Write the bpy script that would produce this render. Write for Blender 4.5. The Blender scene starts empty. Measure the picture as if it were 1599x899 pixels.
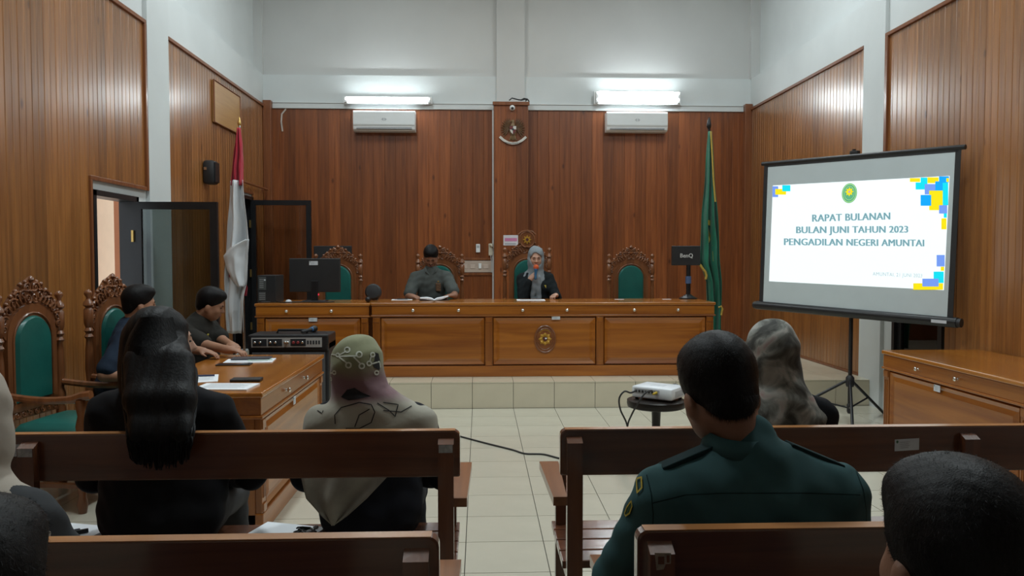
import bpy, bmesh, math, random
import numpy as np
from mathutils import Vector, Matrix, noise
from mathutils.bvhtree import BVHTree
PI = math.pi
R = math.radians
random.seed(7)
scene = bpy.context.scene
COL = scene.collection

# ------------------------------------------------------------------ camera
CAM_H, FOC, CX, CY = 1.468, 1227.0, 799.5, 449.5
YAW, PITCH = R(2.355), R(2.217)
cd = bpy.data.cameras.new('camera')
cam = bpy.data.objects.new('camera', cd)
COL.objects.link(cam)
cam.location = (0, 0, CAM_H)
cam.rotation_euler = (PI / 2 - PITCH, 0, -YAW)
cd.sensor_width = 36
cd.lens = FOC / 1599 * 36
cd.clip_start = 0.05
scene.camera = cam

# ------------------------------------------------------------------ world, exposure
scene.view_settings.view_transform = 'Standard'
scene.view_settings.look = 'None'
scene.view_settings.gamma = 1
scene.view_settings.use_curve_mapping = False
scene.view_settings.exposure = 0.0
w = bpy.data.worlds.new('sky')
scene.world = w
w.use_nodes = True
bg = w.node_tree.nodes['Background']
bg.inputs[0].default_value = (0.80, 0.90, 1.0, 1)
bg.inputs[1].default_value = 1.6
TUBE_POWER = 26.0      # emission of the two wall tubes
FILL_POWER = 73.0     # watts of each added ceiling fill lamp

# ------------------------------------------------------------------ pixel -> place
_f = Vector((math.sin(YAW) * math.cos(PITCH), math.cos(YAW) * math.cos(PITCH), -math.sin(PITCH)))
_r = Vector((math.cos(YAW), -math.sin(YAW), 0))
_u = _r.cross(_f)
EYE = Vector((0, 0, CAM_H))
def ray(px, py):
    return _f + _r * ((px - CX) / FOC) - _u * ((py - CY) / FOC)
def at(px, py, X=None, Y=None, Z=None):
    d = ray(px, py)
    k = X / d.x if X is not None else (Y / d.y if Y is not None else (Z - CAM_H) / d.z)
    return EYE + d * k

# ------------------------------------------------------------------ materials
MATS = {}
def nd(nt, t, **kw):
    n = nt.nodes.new(t)
    for k, v in kw.items():
        setattr(n, k, v)
    return n
def mk(name, col, rough=0.6, metal=0.0, spec=0.5, emit=None, estr=1.0, coat=0.0, bump=0.0, bscale=60.0, var=0.0, vscale=6.0, alpha=None, trans=0.0, sheen=0.0, stretch=(1, 1, 1)):
    if name in MATS:
        return MATS[name]
    m = bpy.data.materials.new(name)
    m.use_nodes = True
    nt = m.node_tree
    b = nt.nodes['Principled BSDF']
    b.inputs['Base Color'].default_value = (*col, 1)
    b.inputs['Roughness'].default_value = rough
    b.inputs['Metallic'].default_value = metal
    b.inputs['Specular IOR Level'].default_value = spec
    b.inputs['Coat Weight'].default_value = coat
    b.inputs['Coat Roughness'].default_value = 0.12
    b.inputs['Transmission Weight'].default_value = trans
    b.inputs['Sheen Weight'].default_value = sheen
    if alpha is not None:
        b.inputs['Alpha'].default_value = alpha
    if emit:
        b.inputs['Emission Color'].default_value = (*emit, 1)
        b.inputs['Emission Strength'].default_value = estr
    tc = nd(nt, 'ShaderNodeTexCoord')
    mp = nd(nt, 'ShaderNodeMapping')
    mp.inputs['Scale'].default_value = stretch
    nt.links.new(tc.outputs['Object'], mp.inputs[0])
    if var > 0:
        n = nd(nt, 'ShaderNodeTexNoise')
        n.inputs['Scale'].default_value = vscale
        n.inputs['Detail'].default_value = 4
        nt.links.new(mp.outputs[0], n.inputs['Vector'])
        rp = nd(nt, 'ShaderNodeValToRGB')
        rp.color_ramp.elements[0].position = 0.3
        rp.color_ramp.elements[1].position = 0.7
        rp.color_ramp.elements[0].color = (*[c * (1 - var) for c in col], 1)
        rp.color_ramp.elements[1].color = (*[min(1, c * (1 + var)) for c in col], 1)
        nt.links.new(n.outputs[0], rp.inputs[0])
        nt.links.new(rp.outputs[0], b.inputs['Base Color'])
    if bump > 0:
        n = nd(nt, 'ShaderNodeTexNoise')
        n.inputs['Scale'].default_value = bscale
        n.inputs['Detail'].default_value = 3
        nt.links.new(mp.outputs[0], n.inputs['Vector'])
        bp = nd(nt, 'ShaderNodeBump')
        bp.inputs['Strength'].default_value = bump
        bp.inputs['Distance'].default_value = 0.01
        nt.links.new(n.outputs[0], bp.inputs['Height'])
        nt.links.new(bp.outputs[0], b.inputs['Normal'])
    MATS[name] = m
    return m
def wood(name, c0, c1, axis='z', rough=0.3, coat=0.3, rnd=0.25, grain=26.0, knots=True, crough=0.15, bumps=0.12):
    """varnished wood, grain running along the object's axis, each object a shade of its own"""
    m = bpy.data.materials.new(name)
    m.use_nodes = True
    nt = m.node_tree
    L = nt.links.new
    b = nt.nodes['Principled BSDF']
    tc = nd(nt, 'ShaderNodeTexCoord')
    oi = nd(nt, 'ShaderNodeObjectInfo')
    mul = nd(nt, 'ShaderNodeMath', operation='MULTIPLY')
    mul.inputs[1].default_value = 57.0
    L(oi.outputs['Random'], mul.inputs[0])
    cmb = nd(nt, 'ShaderNodeCombineXYZ')
    for i in range(3):
        L(mul.outputs[0], cmb.inputs[i])
    add = nd(nt, 'ShaderNodeVectorMath', operation='ADD')
    L(tc.outputs['Object'], add.inputs[0])
    L(cmb.outputs[0], add.inputs[1])
    mp = nd(nt, 'ShaderNodeMapping')
    sc = [grain, grain, grain]
    sc['xyz'.index(axis)] = grain * 0.045
    mp.inputs['Scale'].default_value = sc
    L(add.outputs[0], mp.inputs[0])
    n = nd(nt, 'ShaderNodeTexNoise')
    n.inputs['Scale'].default_value = 1.0
    n.inputs['Detail'].default_value = 5
    n.inputs['Roughness'].default_value = 0.6
    n.inputs['Distortion'].default_value = 0.6
    L(mp.outputs[0], n.inputs['Vector'])
    rp = nd(nt, 'ShaderNodeValToRGB')
    rp.color_ramp.elements[0].position = 0.32
    rp.color_ramp.elements[1].position = 0.68
    rp.color_ramp.elements[0].color = (*c0, 1)
    rp.color_ramp.elements[1].color = (*c1, 1)
    L(n.outputs[0], rp.inputs[0])
    col = rp.outputs[0]
    if knots:
        mp2 = nd(nt, 'ShaderNodeMapping')
        s2 = [5.0, 5.0, 5.0]
        s2['xyz'.index(axis)] = 2.2
        mp2.inputs['Scale'].default_value = s2
        L(add.outputs[0], mp2.inputs[0])
        v = nd(nt, 'ShaderNodeTexVoronoi')
        v.inputs['Scale'].default_value = 1.0
        L(mp2.outputs[0], v.inputs['Vector'])
        kr = nd(nt, 'ShaderNodeValToRGB')
        kr.color_ramp.elements[0].position = 0.04
        kr.color_ramp.elements[1].position = 0.11
        kr.color_ramp.elements[0].color = (0.45, 0.4, 0.4, 1)
        kr.color_ramp.elements[1].color = (1, 1, 1, 1)
        L(v.outputs['Distance'], kr.inputs[0])
        mx = nd(nt, 'ShaderNodeMix', data_type='RGBA', blend_type='MULTIPLY')
        mx.inputs['Factor'].default_value = 1.0
        L(col, mx.inputs[6])
        L(kr.outputs[0], mx.inputs[7])
        col = mx.outputs[2]
    if rnd > 0:
        hsv = nd(nt, 'ShaderNodeHueSaturation')
        mr = nd(nt, 'ShaderNodeMapRange')
        mr.inputs['To Min'].default_value = 1 - rnd
        mr.inputs['To Max'].default_value = 1 + rnd
        L(oi.outputs['Random'], mr.inputs['Value'])
        L(mr.outputs[0], hsv.inputs['Value'])
        L(col, hsv.inputs['Color'])
        col = hsv.outputs[0]
    L(col, b.inputs['Base Color'])
    b.inputs['Roughness'].default_value = rough
    b.inputs['Coat Weight'].default_value = coat
    b.inputs['Coat Roughness'].default_value = crough
    bp = nd(nt, 'ShaderNodeBump')
    bp.inputs['Strength'].default_value = bumps
    bp.inputs['Distance'].default_value = 0.004
    L(n.outputs[0], bp.inputs['Height'])
    L(bp.outputs[0], b.inputs['Normal'])
    L(bp.outputs[0], b.inputs['Coat Normal'])
    return m

M_PLANK_B = wood('plank_back', (0.160, 0.043, 0.011), (0.29, 0.086, 0.022), 'z', 0.38, 0.15, 0.28)
M_PLANK_S = wood('plank_side', (0.20, 0.074, 0.017), (0.36, 0.145, 0.036), 'z', 0.32, 1.0, 0.22, crough=0.25, bumps=0.22)
M_FRAME = wood('wood_frame', (0.16, 0.05, 0.018), (0.26, 0.09, 0.03), 'z', 0.35, 0.3, 0.1, knots=False)
M_DESK = wood('desk_wood', (0.24, 0.066, 0.008), (0.43, 0.145, 0.018), 'x', 0.28, 0.5, 0.10, grain=14, knots=False)
M_DESKTOP = wood('desk_top_wood', (0.32, 0.10, 0.012), (0.49, 0.185, 0.024), 'x', 0.22, 0.6, 0.06, grain=14, knots=False)
M_DESKV = wood('desk_wood_upright', (0.21, 0.058, 0.008), (0.36, 0.118, 0.016), 'z', 0.28, 0.5, 0.10, grain=14, knots=False)
M_BENCH = wood('bench_wood', (0.095, 0.033, 0.016), (0.165, 0.058, 0.025), 'x', 0.25, 1.0, 0.08, grain=20, knots=False)
M_BENCHV = wood('bench_wood_upright', (0.095, 0.033, 0.016), (0.165, 0.058, 0.025), 'z', 0.25, 1.0, 0.08, grain=20, knots=False)
M_BENCHA = wood('bench_wood_arm', (0.20, 0.075, 0.028), (0.32, 0.125, 0.045), 'y', 0.28, 0.5, 0.08, grain=20, knots=False)
M_CHAIR = wood('chair_wood', (0.14, 0.048, 0.017), (0.26, 0.095, 0.034), 'z', 0.30, 0.4, 0.08, grain=16, knots=False)
M_WHITE = mk('white_paint', (0.66, 0.70, 0.70), 0.75, var=0.05, vscale=1.3, bump=0.05, bscale=40)
M_UPPER = mk('upper_white_paint', (0.62, 0.63, 0.62), 0.8, var=0.05, vscale=0.9)
M_CEIL = mk('ceiling_paint', (0.80, 0.80, 0.78), 0.9, var=0.02)
M_TILE = mk('floor_tile', (0.60, 0.575, 0.47), 0.22, var=0.05, vscale=3.0, coat=0.2)
M_TILE2 = mk('step_tile', (0.70, 0.645, 0.50), 0.25, var=0.05, vscale=3.0, coat=0.2)
M_GROUT = mk('grout', (0.10, 0.095, 0.08), 0.9, var=0.2)
M_BLACK = mk('black_metal', (0.012, 0.013, 0.015), 0.35, var=0.2)
M_BLACKP = mk('black_plastic', (0.018, 0.019, 0.021), 0.5, var=0.15)
M_GOLD = mk('brass', (0.62, 0.42, 0.14), 0.35, 0.9, var=0.1)
M_CHROME = mk('chrome', (0.72, 0.72, 0.70), 0.2, 1.0, var=0.05)
M_WPLAST = mk('white_plastic', (0.80, 0.82, 0.82), 0.4, var=0.03)
M_PAPER = mk('paper', (0.82, 0.86, 0.90), 0.7, var=0.03)
M_GREEN = mk('green_leatherette', (0.010, 0.115, 0.095), 0.38, var=0.12, vscale=5, bump=0.1, bscale=25)
M_INK = mk('ink', (0.05, 0.06, 0.07), 0.8, var=0.1)
M_STICK = mk('sticker', (0.62, 0.66, 0.70), 0.6, var=0.04)

def glass(name, tint=(0.6, 0.68, 0.66), a=0.25):
    m = bpy.data.materials.new(name)
    m.use_nodes = True
    nt = m.node_tree
    for n in list(nt.nodes):
        nt.nodes.remove(n)
    o = nd(nt, 'ShaderNodeOutputMaterial')
    t = nd(nt, 'ShaderNodeBsdfTransparent')
    t.inputs[0].default_value = (*tint, 1)
    g = nd(nt, 'ShaderNodeBsdfGlossy')
    g.inputs['Roughness'].default_value = 0.03
    fr = nd(nt, 'ShaderNodeFresnel')
    fr.inputs[0].default_value = 1.5
    mx = nd(nt, 'ShaderNodeMixShader')
    nt.links.new(fr.outputs[0], mx.inputs[0])
    nt.links.new(t.outputs[0], mx.inputs[1])
    nt.links.new(g.outputs[0], mx.inputs[2])
    nt.links.new(mx.outputs[0], o.inputs[0])
    return m
M_GLASS = glass('tinted_glass', (0.46, 0.50, 0.49))
M_GLASSC = glass('clear_glass', (0.80, 0.80, 0.78))
M_GLASSD = glass('dark_glass', (0.2, 0.22, 0.23))

# ------------------------------------------------------------------ mesh helpers
class MB:
    """collects geometry, build() links it as one mesh object"""
    def __init__(s):
        s.v, s.f, s.mi = [], [], []
    def add(s, vs, fs, mi=0):
        o = len(s.v)
        s.v += [tuple(p) for p in vs]
        s.f += [tuple(i + o for i in f) for f in fs]
        s.mi += [mi] * len(fs)
        return s
    def box(s, a, b, mi=0, M=None, bev=0.0):
        x0, y0, z0 = a
        x1, y1, z1 = b
        if bev > 0:
            vs, fs = bevbox(a, b, bev)
        else:
            vs = [(x0, y0, z0), (x1, y0, z0), (x1, y1, z0), (x0, y1, z0), (x0, y0, z1), (x1, y0, z1), (x1, y1, z1), (x0, y1, z1)]
            fs = [(0, 3, 2, 1), (4, 5, 6, 7), (0, 1, 5, 4), (1, 2, 6, 5), (2, 3, 7, 6), (3, 0, 4, 7)]
        if M is not None:
            vs = [M @ Vector(p) for p in vs]
        return s.add(vs, fs, mi)
    def lathe(s, prof, n=16, M=None, mi=0):
        """prof: (radius, z) list, about z"""
        vs, fs = [], []
        for r, z in prof:
            for k in range(n):
                a = 2 * PI * k / n
                vs.append((r * math.cos(a), r * math.sin(a), z))
        for i in range(len(prof) - 1):
            for k in range(n):
                a, b_ = i * n + k, i * n + (k + 1) % n
                fs.append((a, b_, b_ + n, a + n))
        fs.append(tuple(range(n - 1, -1, -1)))
        fs.append(tuple((len(prof) - 1) * n + k for k in range(n)))
        if M is not None:
            vs = [M @ Vector(p) for p in vs]
        return s.add(vs, fs, mi)
    def tube(s, pts, r, n=8, mi=0, closed=False):
        pts = [Vector(p) for p in pts]
        rr = r if isinstance(r, (list, tuple)) else [r] * len(pts)
        vs, fs = [], []
        N = len(pts)
        up = Vector((0.13, 0.27, 0.95)).normalized()
        prev = None
        for i, p in enumerate(pts):
            if closed:
                t = pts[(i + 1) % N] - pts[i - 1]
            else:
                t = pts[min(i + 1, N - 1)] - pts[max(i - 1, 0)]
            t.normalize()
            if prev is None:
                q = up if abs(t.dot(up)) < 0.9 else Vector((1, 0, 0))
                a = t.cross(q).normalized()
            else:
                a = (prev - t * prev.dot(t)).normalized()
            prev = a
            b_ = t.cross(a)
            for k in range(n):
                an = 2 * PI * k / n
                vs.append(p + (a * math.cos(an) + b_ * math.sin(an)) * rr[i])
        for i in range(N if closed else N - 1):
            for k in range(n):
                a0, b0 = i * n + k, i * n + (k + 1) % n
                j = (i + 1) % N
                fs.append((a0, b0, j * n + (k + 1) % n, j * n + k))
        if not closed:
            fs.append(tuple(range(n - 1, -1, -1)))
            fs.append(tuple((N - 1) * n + k for k in range(n)))
        return s.add(vs, fs, mi)
    def prism(s, poly, d0, d1, plane='xz', mi=0, M=None):
        """polygon in a plane, extruded along the third axis from d0 to d1"""
        def P(u, v, d):
            return {'xz': (u, d, v), 'xy': (u, v, d), 'yz': (d, u, v)}[plane]
        n = len(poly)
        vs = [P(u, v, d0) for u, v in poly] + [P(u, v, d1) for u, v in poly]
        fs = [tuple(range(n)), tuple(range(2 * n - 1, n - 1, -1))]
        fs += [(i, i + n, (i + 1) % n + n, (i + 1) % n) for i in range(n)]
        if M is not None:
            vs = [M @ Vector(p) for p in vs]
        return s.add(vs, fs, mi)
    def mesh(s, name, mats, smooth=False):
        me = bpy.data.meshes.new(name)
        me.from_pydata([tuple(p) for p in s.v], [], s.f)
        if not isinstance(mats, (list, tuple)):
            mats = [mats]
        for m in mats:
            me.materials.append(m)
        if len(mats) > 1:
            me.polygons.foreach_set('material_index', s.mi)
        bm = bmesh.new()
        bm.from_mesh(me)
        bmesh.ops.recalc_face_normals(bm, faces=bm.faces)
        bm.to_mesh(me)
        bm.free()
        if smooth:
            me.polygons.foreach_set('use_smooth', [True] * len(me.polygons))
            try:
                me.set_sharp_from_angle(angle=R(40))
            except Exception:
                pass
        me.update()
        return me
    def build(s, name, mats, parent=None, smooth=False, M=None):
        return link(name, s.mesh(name, mats, smooth), parent, M)
def bevbox(a, b, w):
    bm = bmesh.new()
    bmesh.ops.create_cube(bm, size=1)
    for v in bm.verts:
        v.co = Vector([(a[i] + b[i]) / 2 + v.co[i] * (b[i] - a[i]) for i in range(3)])
    bmesh.ops.bevel(bm, geom=list(bm.edges), offset=w, segments=2, profile=0.5, affect='EDGES')
    bm.verts.index_update()
    vs = [tuple(v.co) for v in bm.verts]
    fs = [tuple(v.index for v in f.verts) for f in bm.faces]
    bm.free()
    return vs, fs
def link(name, me, parent=None, M=None):
    o = bpy.data.objects.new(name, me)
    COL.objects.link(o)
    if parent is not None:
        o.parent = parent
    if M is not None:
        o.matrix_local = M
    return o
def tag(o, label=None, cat=None, group=None, kind=None):
    if label:
        o['label'] = label
    if cat:
        o['category'] = cat
    if group:
        o['group'] = group
    if kind:
        o['kind'] = kind
    return o
def thing(name, label, cat, loc=(0, 0, 0), rz=0.0, group=None):
    o = bpy.data.objects.new(name, None)
    COL.objects.link(o)
    o.location = loc
    o.rotation_euler = (0, 0, rz)
    o.empty_display_size = 0.1
    return tag(o, label, cat, group)
def struct(name, mb, m, smooth=False):
    return tag(mb.build(name, m, None, smooth), kind='structure')
def copy_tree(o, parent=None, loc=None, rz=None, label=None):
    c = o.copy()
    COL.objects.link(c)
    c.parent = parent
    if loc is not None:
        c.location = loc
    if rz is not None:
        c.rotation_euler = (0, 0, rz)
    if label:
        c['label'] = label
    for ch in list(o.children):
        copy_tree(ch, c)
    return c
def bx(name, a, b, m, parent=None, bev=0.0, smooth=False):
    return MB().box(a, b, 0, None, bev).build(name, m, parent, smooth)
def T(x=0, y=0, z=0):
    return Matrix.Translation((x, y, z))
def text_mesh(body, size, extrude=0.0, offset=0.0, align='CENTER', spacing=1.0):
    cu = bpy.data.curves.new('lettering', 'FONT')
    cu.body = body
    cu.size = size
    cu.extrude = extrude
    cu.offset = offset
    cu.align_x = align
    cu.space_character = spacing
    cu.resolution_u = 3
    ob = bpy.data.objects.new('lettering', cu)
    COL.objects.link(ob)
    dg = bpy.context.evaluated_depsgraph_get()
    me = bpy.data.meshes.new_from_object(ob.evaluated_get(dg))
    vs = [v.co.copy() for v in me.vertices]
    fs = [tuple(p.vertices) for p in me.polygons]
    bpy.data.objects.remove(ob)
    bpy.data.curves.remove(cu)
    bpy.data.meshes.remove(me)
    return vs, fs
# ================================================================== the room
XL, XR, YB, YR = -3.03, 3.90, 11.25, -4.6
ZP, ZB, ZC = 3.60, 4.03, 5.70          # top of panelling, ledge, ceiling
SY, SZ = 7.61, 0.257                    # platform riser and height

# floor: tiles as pieces where they can be told apart
fl = struct('floor', MB().box((XL - .2, YR, -0.10), (XR + .2, YB + .2, -0.008)), M_GROUT)
TS = 0.4
TX0 = -0.073
mt = MB().box((0.0022, 0.0022, -0.012), (TS - 0.0022, TS - 0.0022, 0.0)).mesh('floor_tile', M_TILE)
rest = MB()
cols = [TX0 + TS * i for i in range(-8, 11)]
for j in range(1, 31):
    y = SY - TS * j
    for x in cols:
        x0, x1 = max(x, XL), min(x + TS, XR)
        if x1 - x0 < 0.02:
            continue
        full = x1 - x0 > TS - 0.001
        if j <= 15:
            if full:
                o = link('floor_tile', mt, fl)
                o.location = (x, y, 0)
            else:
                MB().box((x0 + .002, y + .0022, -.012), (x1 - .002, y + TS - .0022, 0)).build('floor_tile', M_TILE, fl)
        else:
            rest.box((x0 + .0022, y + .0022, -.012), (x1 - .0022, y + TS - .0022, 0))
tag(rest.build('rear_floor_tiles', M_TILE, fl), kind='stuff')
# platform
pf = struct('floor_platform', MB().box((XL, SY + 0.012, -0.008), (XR, YB, SZ - 0.010)), M_GROUT)
mr_ = MB().box((0.0022, 0, 0), (TS - 0.0022, 0.014, SZ - 0.016)).mesh('riser_tile', M_TILE2)
mtop = MB().box((0.0022, 0.0022, -0.012), (TS - 0.0022, TS - 0.0022, 0)).mesh('platform_tile', M_TILE2)
prest = MB()
for x in cols:
    x0, x1 = max(x, XL), min(x + TS, XR)
    if x1 - x0 < 0.02:
        continue
    o = link('riser_tile', mr_, pf)
    o.location = (x0, SY, 0.002)
    o.scale.x = (x1 - x0) / TS
    for j in range(0, 10):
        y = SY + TS * j
        if y + TS > YB + .3:
            continue
        if j < 5 or x > 2.2:
            o = link('platform_tile', mtop, pf)
            o.location = (x0, y - 0.004, SZ)
            o.scale.x = (x1 - x0) / TS
        else:
            prest.box((x0 + .002, y, SZ - .012), (x1 - .002, y + TS - .004, SZ))
tag(prest.build('rear_platform_tiles', M_TILE2, pf), kind='stuff')

# ceiling
struct('ceiling', MB().box((XL - .4, YR, ZC), (XR + .4, YB + .3, ZC + .1)), M_CEIL)

# walls
WT = 0.12
def wall_side(name, X, sgn, doors, col0, col1):
    """sgn -1 left wall, +1 right wall; doors: (y0, y1, z0, z1)"""
    mb = MB()
    xa, xb = (X - WT, X) if sgn < 0 else (X, X + WT)
    ys = [YR] + [v for d in doors for v in d[:2]] + [YB + .2]
    for i in range(0, len(ys), 2):
        mb.box((xa, ys[i], 0), (xb, ys[i + 1], ZB))
    for y0, y1, z0, z1 in doors:
        mb.box((xa, y0, z1), (xb, y1, ZB))
        if z0 > 0:
            mb.box((xa, y0, 0), (xb, y1, z0))
    # upper wall set back behind a ledge
    off = 0.12 * sgn
    mb.box((min(xa, xb) + off, YR, ZB), (max(xa, xb) + off, YB + .2, ZC))
    wl = struct(name, mb, M_WHITE)
    # white structural column, a little proud
    px = (X - .02, X + .035) if sgn < 0 else (X - .035, X + .02)
    MB().box((px[0], col0, 0), (px[1], col1, ZB - .001)).build('column', M_WHITE, wl)
    return wl
D1 = (6.27, 7.08, 0.0, 2.00)
D2 = (9.72, 10.60, SZ, 2.27)
D3 = (6.42, 7.22, 0.0, 2.00)
wall_l = wall_side('wall_left', XL, -1, [D1, D2], 7.30, 7.79)
wall_r = wall_side('wall_right', XR, 1, [D3], 7.42, 7.84)
mb = MB()
mb.box((XL - .2, YB, 0), (XR + .2, YB + .2, ZB))
wall_b = struct('wall_back', mb, M_WHITE)
MB().box((XL - .3, YB + .045, ZB), (XR + .3, YB + .25, ZC)).build('upper_wall', M_UPPER, wall_b)
bx('upper_corner_post', (XR - .01, YB - .03, ZB), (XR + .13, YB + .05, ZC), M_UPPER, wall_b)
bx('upper_corner_post', (XL - .13, YB - .03, ZB), (XL + .0, YB + .05, ZC), M_UPPER, wall_b)
struct('wall_rear', MB().box((XL - .4, YR - .2, 0), (XR + .4, YR, ZC)), M_FRAME)

# wood boards: each one a piece of its own
PW = 0.155
def plank_mesh(h, w_=PW, m=None, nm='plank'):
    g, e, c = (0.0004, .003, .016) if m is M_PLANK_B else (0.001, .005, .0125)
    q = .0168 if m is M_PLANK_B else .0145
    prof = [(g, 0), (g, c), (g + e, .018), (w_ * .5 - .004, .018), (w_ * .5, q), (w_ * .5 + .004, .018), (w_ - g - e, .018), (w_ - g, c), (w_ - g, 0)]
    return MB().prism(prof, 0, h, 'xy').mesh(nm, m)
# (profile lies in local xy with +y out of the wall, length along z)
def boards(wall, origin, dirv, outv, n, h, m, wd=PW):
    """row of n boards from origin along dirv, facing outv"""
    me = plank_mesh(h, wd, m)
    dx, ox = Vector(dirv), Vector(outv)
    if dx.cross(ox).z < 0:            # keep a right-handed frame: run the row from its other end
        origin = Vector(origin) + dx * (wd * n)
        dx = -dx
    Mx = Matrix((dx, ox, Vector((0, 0, 1)))).transposed().to_4x4()
    for i in range(n):
        p = Vector(origin) + dx * (wd * i)
        link('plank', me, wall, T(*p) @ Mx)
def rail(wall, a, b, m=M_FRAME, name='frame_rail', bev=0.004):
    return bx(name, a, b, m, wall, bev)
L_ = (1, 0, 0)
RG = (-1, 0, 0)
# left wall, near field
def fit(y0, y1):
    n = round((y1 - y0) / PW)
    return n, (y1 - y0) / n
n, wd = fit(1.0, D1[0] - .03)
boards(wall_l, (XL, 1.0, 0.0), (0, 1, 0), L_, n, 3.57, M_PLANK_S, wd)
n, wd = fit(D1[0] - .03, 7.25)
boards(wall_l, (XL, D1[0] - .03, 2.10), (0, 1, 0), L_, n, 1.47, M_PLANK_S, wd)
rail(wall_l, (XL, 1.0, 3.565), (XL + .04, 7.28, 3.60))
rail(wall_l, (XL, 7.245, 2.07), (XL + .04, 7.285, 3.566))
rail(wall_l, (XL, D1[0] - .05, 2.07), (XL + .035, 7.246, 2.105))
rail(wall_l, (XL, D1[0] - .05, 0.0), (XL + .035, D1[0] - .02, 2.071))
# left wall, far field
n, wd = fit(7.80, D2[0] - .02)
boards(wall_l, (XL, 7.80, SZ), (0, 1, 0), L_, n, 3.57 - SZ, M_PLANK_S, wd)
n, wd = fit(D2[0] - .02, D2[1] + .02)
boards(wall_l, (XL, D2[0] - .02, 2.33), (0, 1, 0), L_, n, 1.24, M_PLANK_S, wd)
n, wd = fit(D2[1] + .02, YB)
boards(wall_l, (XL, D2[1] + .02, SZ), (0, 1, 0), L_, n, 3.57 - SZ, M_PLANK_S, wd)
rail(wall_l, (XL, 7.79, 3.565), (XL + .04, YB, 3.60))
rail(wall_l, (XL, D2[0] - .03, 2.30), (XL + .03, D2[1] + .03, 2.335))
# right wall
n, wd = fit(7.85, YB)
boards(wall_r, (XR, 7.85, SZ), (0, 1, 0), RG, n, 3.57 - SZ, M_PLANK_S, wd)
rail(wall_r, (XR - .04, 7.84, 3.565), (XR, YB, 3.60))
rail(wall_r, (XR - .03, 7.85, SZ), (XR, YB, SZ + .03))
n, wd = fit(D3[0] - .02, 7.38)
boards(wall_r, (XR, D3[0] - .02, 2.10), (0, 1, 0), RG, n, 1.47, M_PLANK_S, wd)
n, wd = fit(1.0, D3[0] - .02)
boards(wall_r, (XR, 1.0, 0), (0, 1, 0), RG, n, 3.57, M_PLANK_S, wd)
rail(wall_r, (XR - .04, 1.0, 3.565), (XR, 7.42, 3.60))
rail(wall_r, (XR - .04, 7.37, 2.07), (XR, 7.42, 3.566))
rail(wall_r, (XR - .035, D3[0] - .04, 2.07), (XR, 7.371, 2.105))
# back wall
PX0, PX1, PY = 0.215, 0.672, YB - 0.12
n, wd = fit(XL + .13, PX0)
boards(wall_b, (XL + .13, YB, SZ), (1, 0, 0), (0, -1, 0), n, 3.30, M_PLANK_B, wd)
n, wd = fit(PX1, XR - .11)
boards(wall_b, (PX1, YB, SZ), (1, 0, 0), (0, -1, 0), n, 3.30, M_PLANK_B, wd)
pil = MB().box((PX0, PY, SZ), (PX1, YB, 3.62)).box((PX0 + .03, YB - .03, 3.62), (PX1 - .03, YB + .05, ZC)).build('pilaster', M_UPPER, wall_b)
n, wd = fit(PX0, PX1)
boards(pil, (PX0, PY, SZ), (1, 0, 0), (0, -1, 0), n, 3.35, M_PLANK_B, wd)
bx('board_cap', (PX0 - .03, PY - .045, 3.60), (PX1 + .03, PY + .0, 3.65), M_FRAME, pil, .006)
bx('side_board', (PX0 - .012, PY - .018, SZ), (PX0, YB, 3.62), M_FRAME, pil)
bx('side_board', (PX1, PY - .018, SZ), (PX1 + .012, YB, 3.62), M_FRAME, pil)
bx('corner_post', (XL + .02, YB - .12, SZ), (XL + .135, YB, 3.655), M_FRAME, wall_b, .008)
bx('corner_post', (XR - .115, YB - .12, SZ), (XR - .01, YB, 3.655), M_FRAME, wall_b, .008)
for x0, x1 in ((XL + .136, PX0 - .013), (PX1 + .013, XR - .116)):
    bx('white_cornice', (x0, YB - .045, 3.555), (x1, YB, 3.628), M_WHITE, wall_b, .005)
    bx('cornice_lip', (x0, YB - .055, 3.629), (x1, YB, 3.637), M_UPPER, wall_b)
# built-in socket niche with its frame on the back wall
bx('niche_rail', (-.42, YB - .034, 1.432), (.20, YB - .015, 1.462), M_FRAME, wall_b, .003)
bx('niche_rail', (-.42, YB - .034, 1.215), (.20, YB - .015, 1.252), M_FRAME, wall_b, .003)

# ------------------------------------------------------------------ doors
def door(name, X, sgn, d, leaf_open, hinge_far=True, gl=None):
    y0, y1, z0, z1 = d
    o = thing(name, None, None, (X, 0, 0))
    tag(o, kind='structure')
    f = MB()
    xa, xb = (-.125, .03) if sgn < 0 else (-.03, .125)
    f.box((xa, y0, z0), (xb, y0 + .045, z1))
    f.box((xa, y1 - .045, z0), (xb, y1, z1))
    f.box((xa, y0, z1 - .045), (xb, y1, z1))
    f.build('door_frame', M_BLACK, o)
    W = (y1 - y0) - .09
    lf = bpy.data.objects.new('door_leaf', None)
    hz = z1 - z0 - .05
    if leaf_open:
        base = T(.01, y1 - .05, z0 + .005)          # opened square to the wall, along x
    else:
        base = T(0.02 * sgn, y1 - .045, z0 + .005) @ Matrix.Rotation(-PI / 2, 4, 'Z')
    g = MB()
    st = .065
    t = .02
    g.box((0, -t, 0), (st, t, hz))
    g.box((W - st, -t, 0), (W, t, hz))
    g.box((st, -t, hz - st), (W - st, t, hz))
    g.box((st, -t, 0), (W - st, t, .16))
    lf = g.build('door_leaf', M_BLACK, o, M=base)
    MB().box((st - .005, -.004, .155), (W - st + .005, .004, hz - st + .005)).build('pane', gl or M_GLASS, lf)
    for k in (.25, .95, 1.6):
        MB().box((-.012, -.045, k), (.006, -.012, k + .10)).build('hinge', M_GOLD, lf)
    MB().tube([(W - .03, -t, .95), (W - .03, -t - .045, .95), (W - .13, -t - .045, .95)], .009).build('door_handle', M_CHROME, lf, True)
    return o
door('door_1', XL, -1, D1, True)
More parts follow.
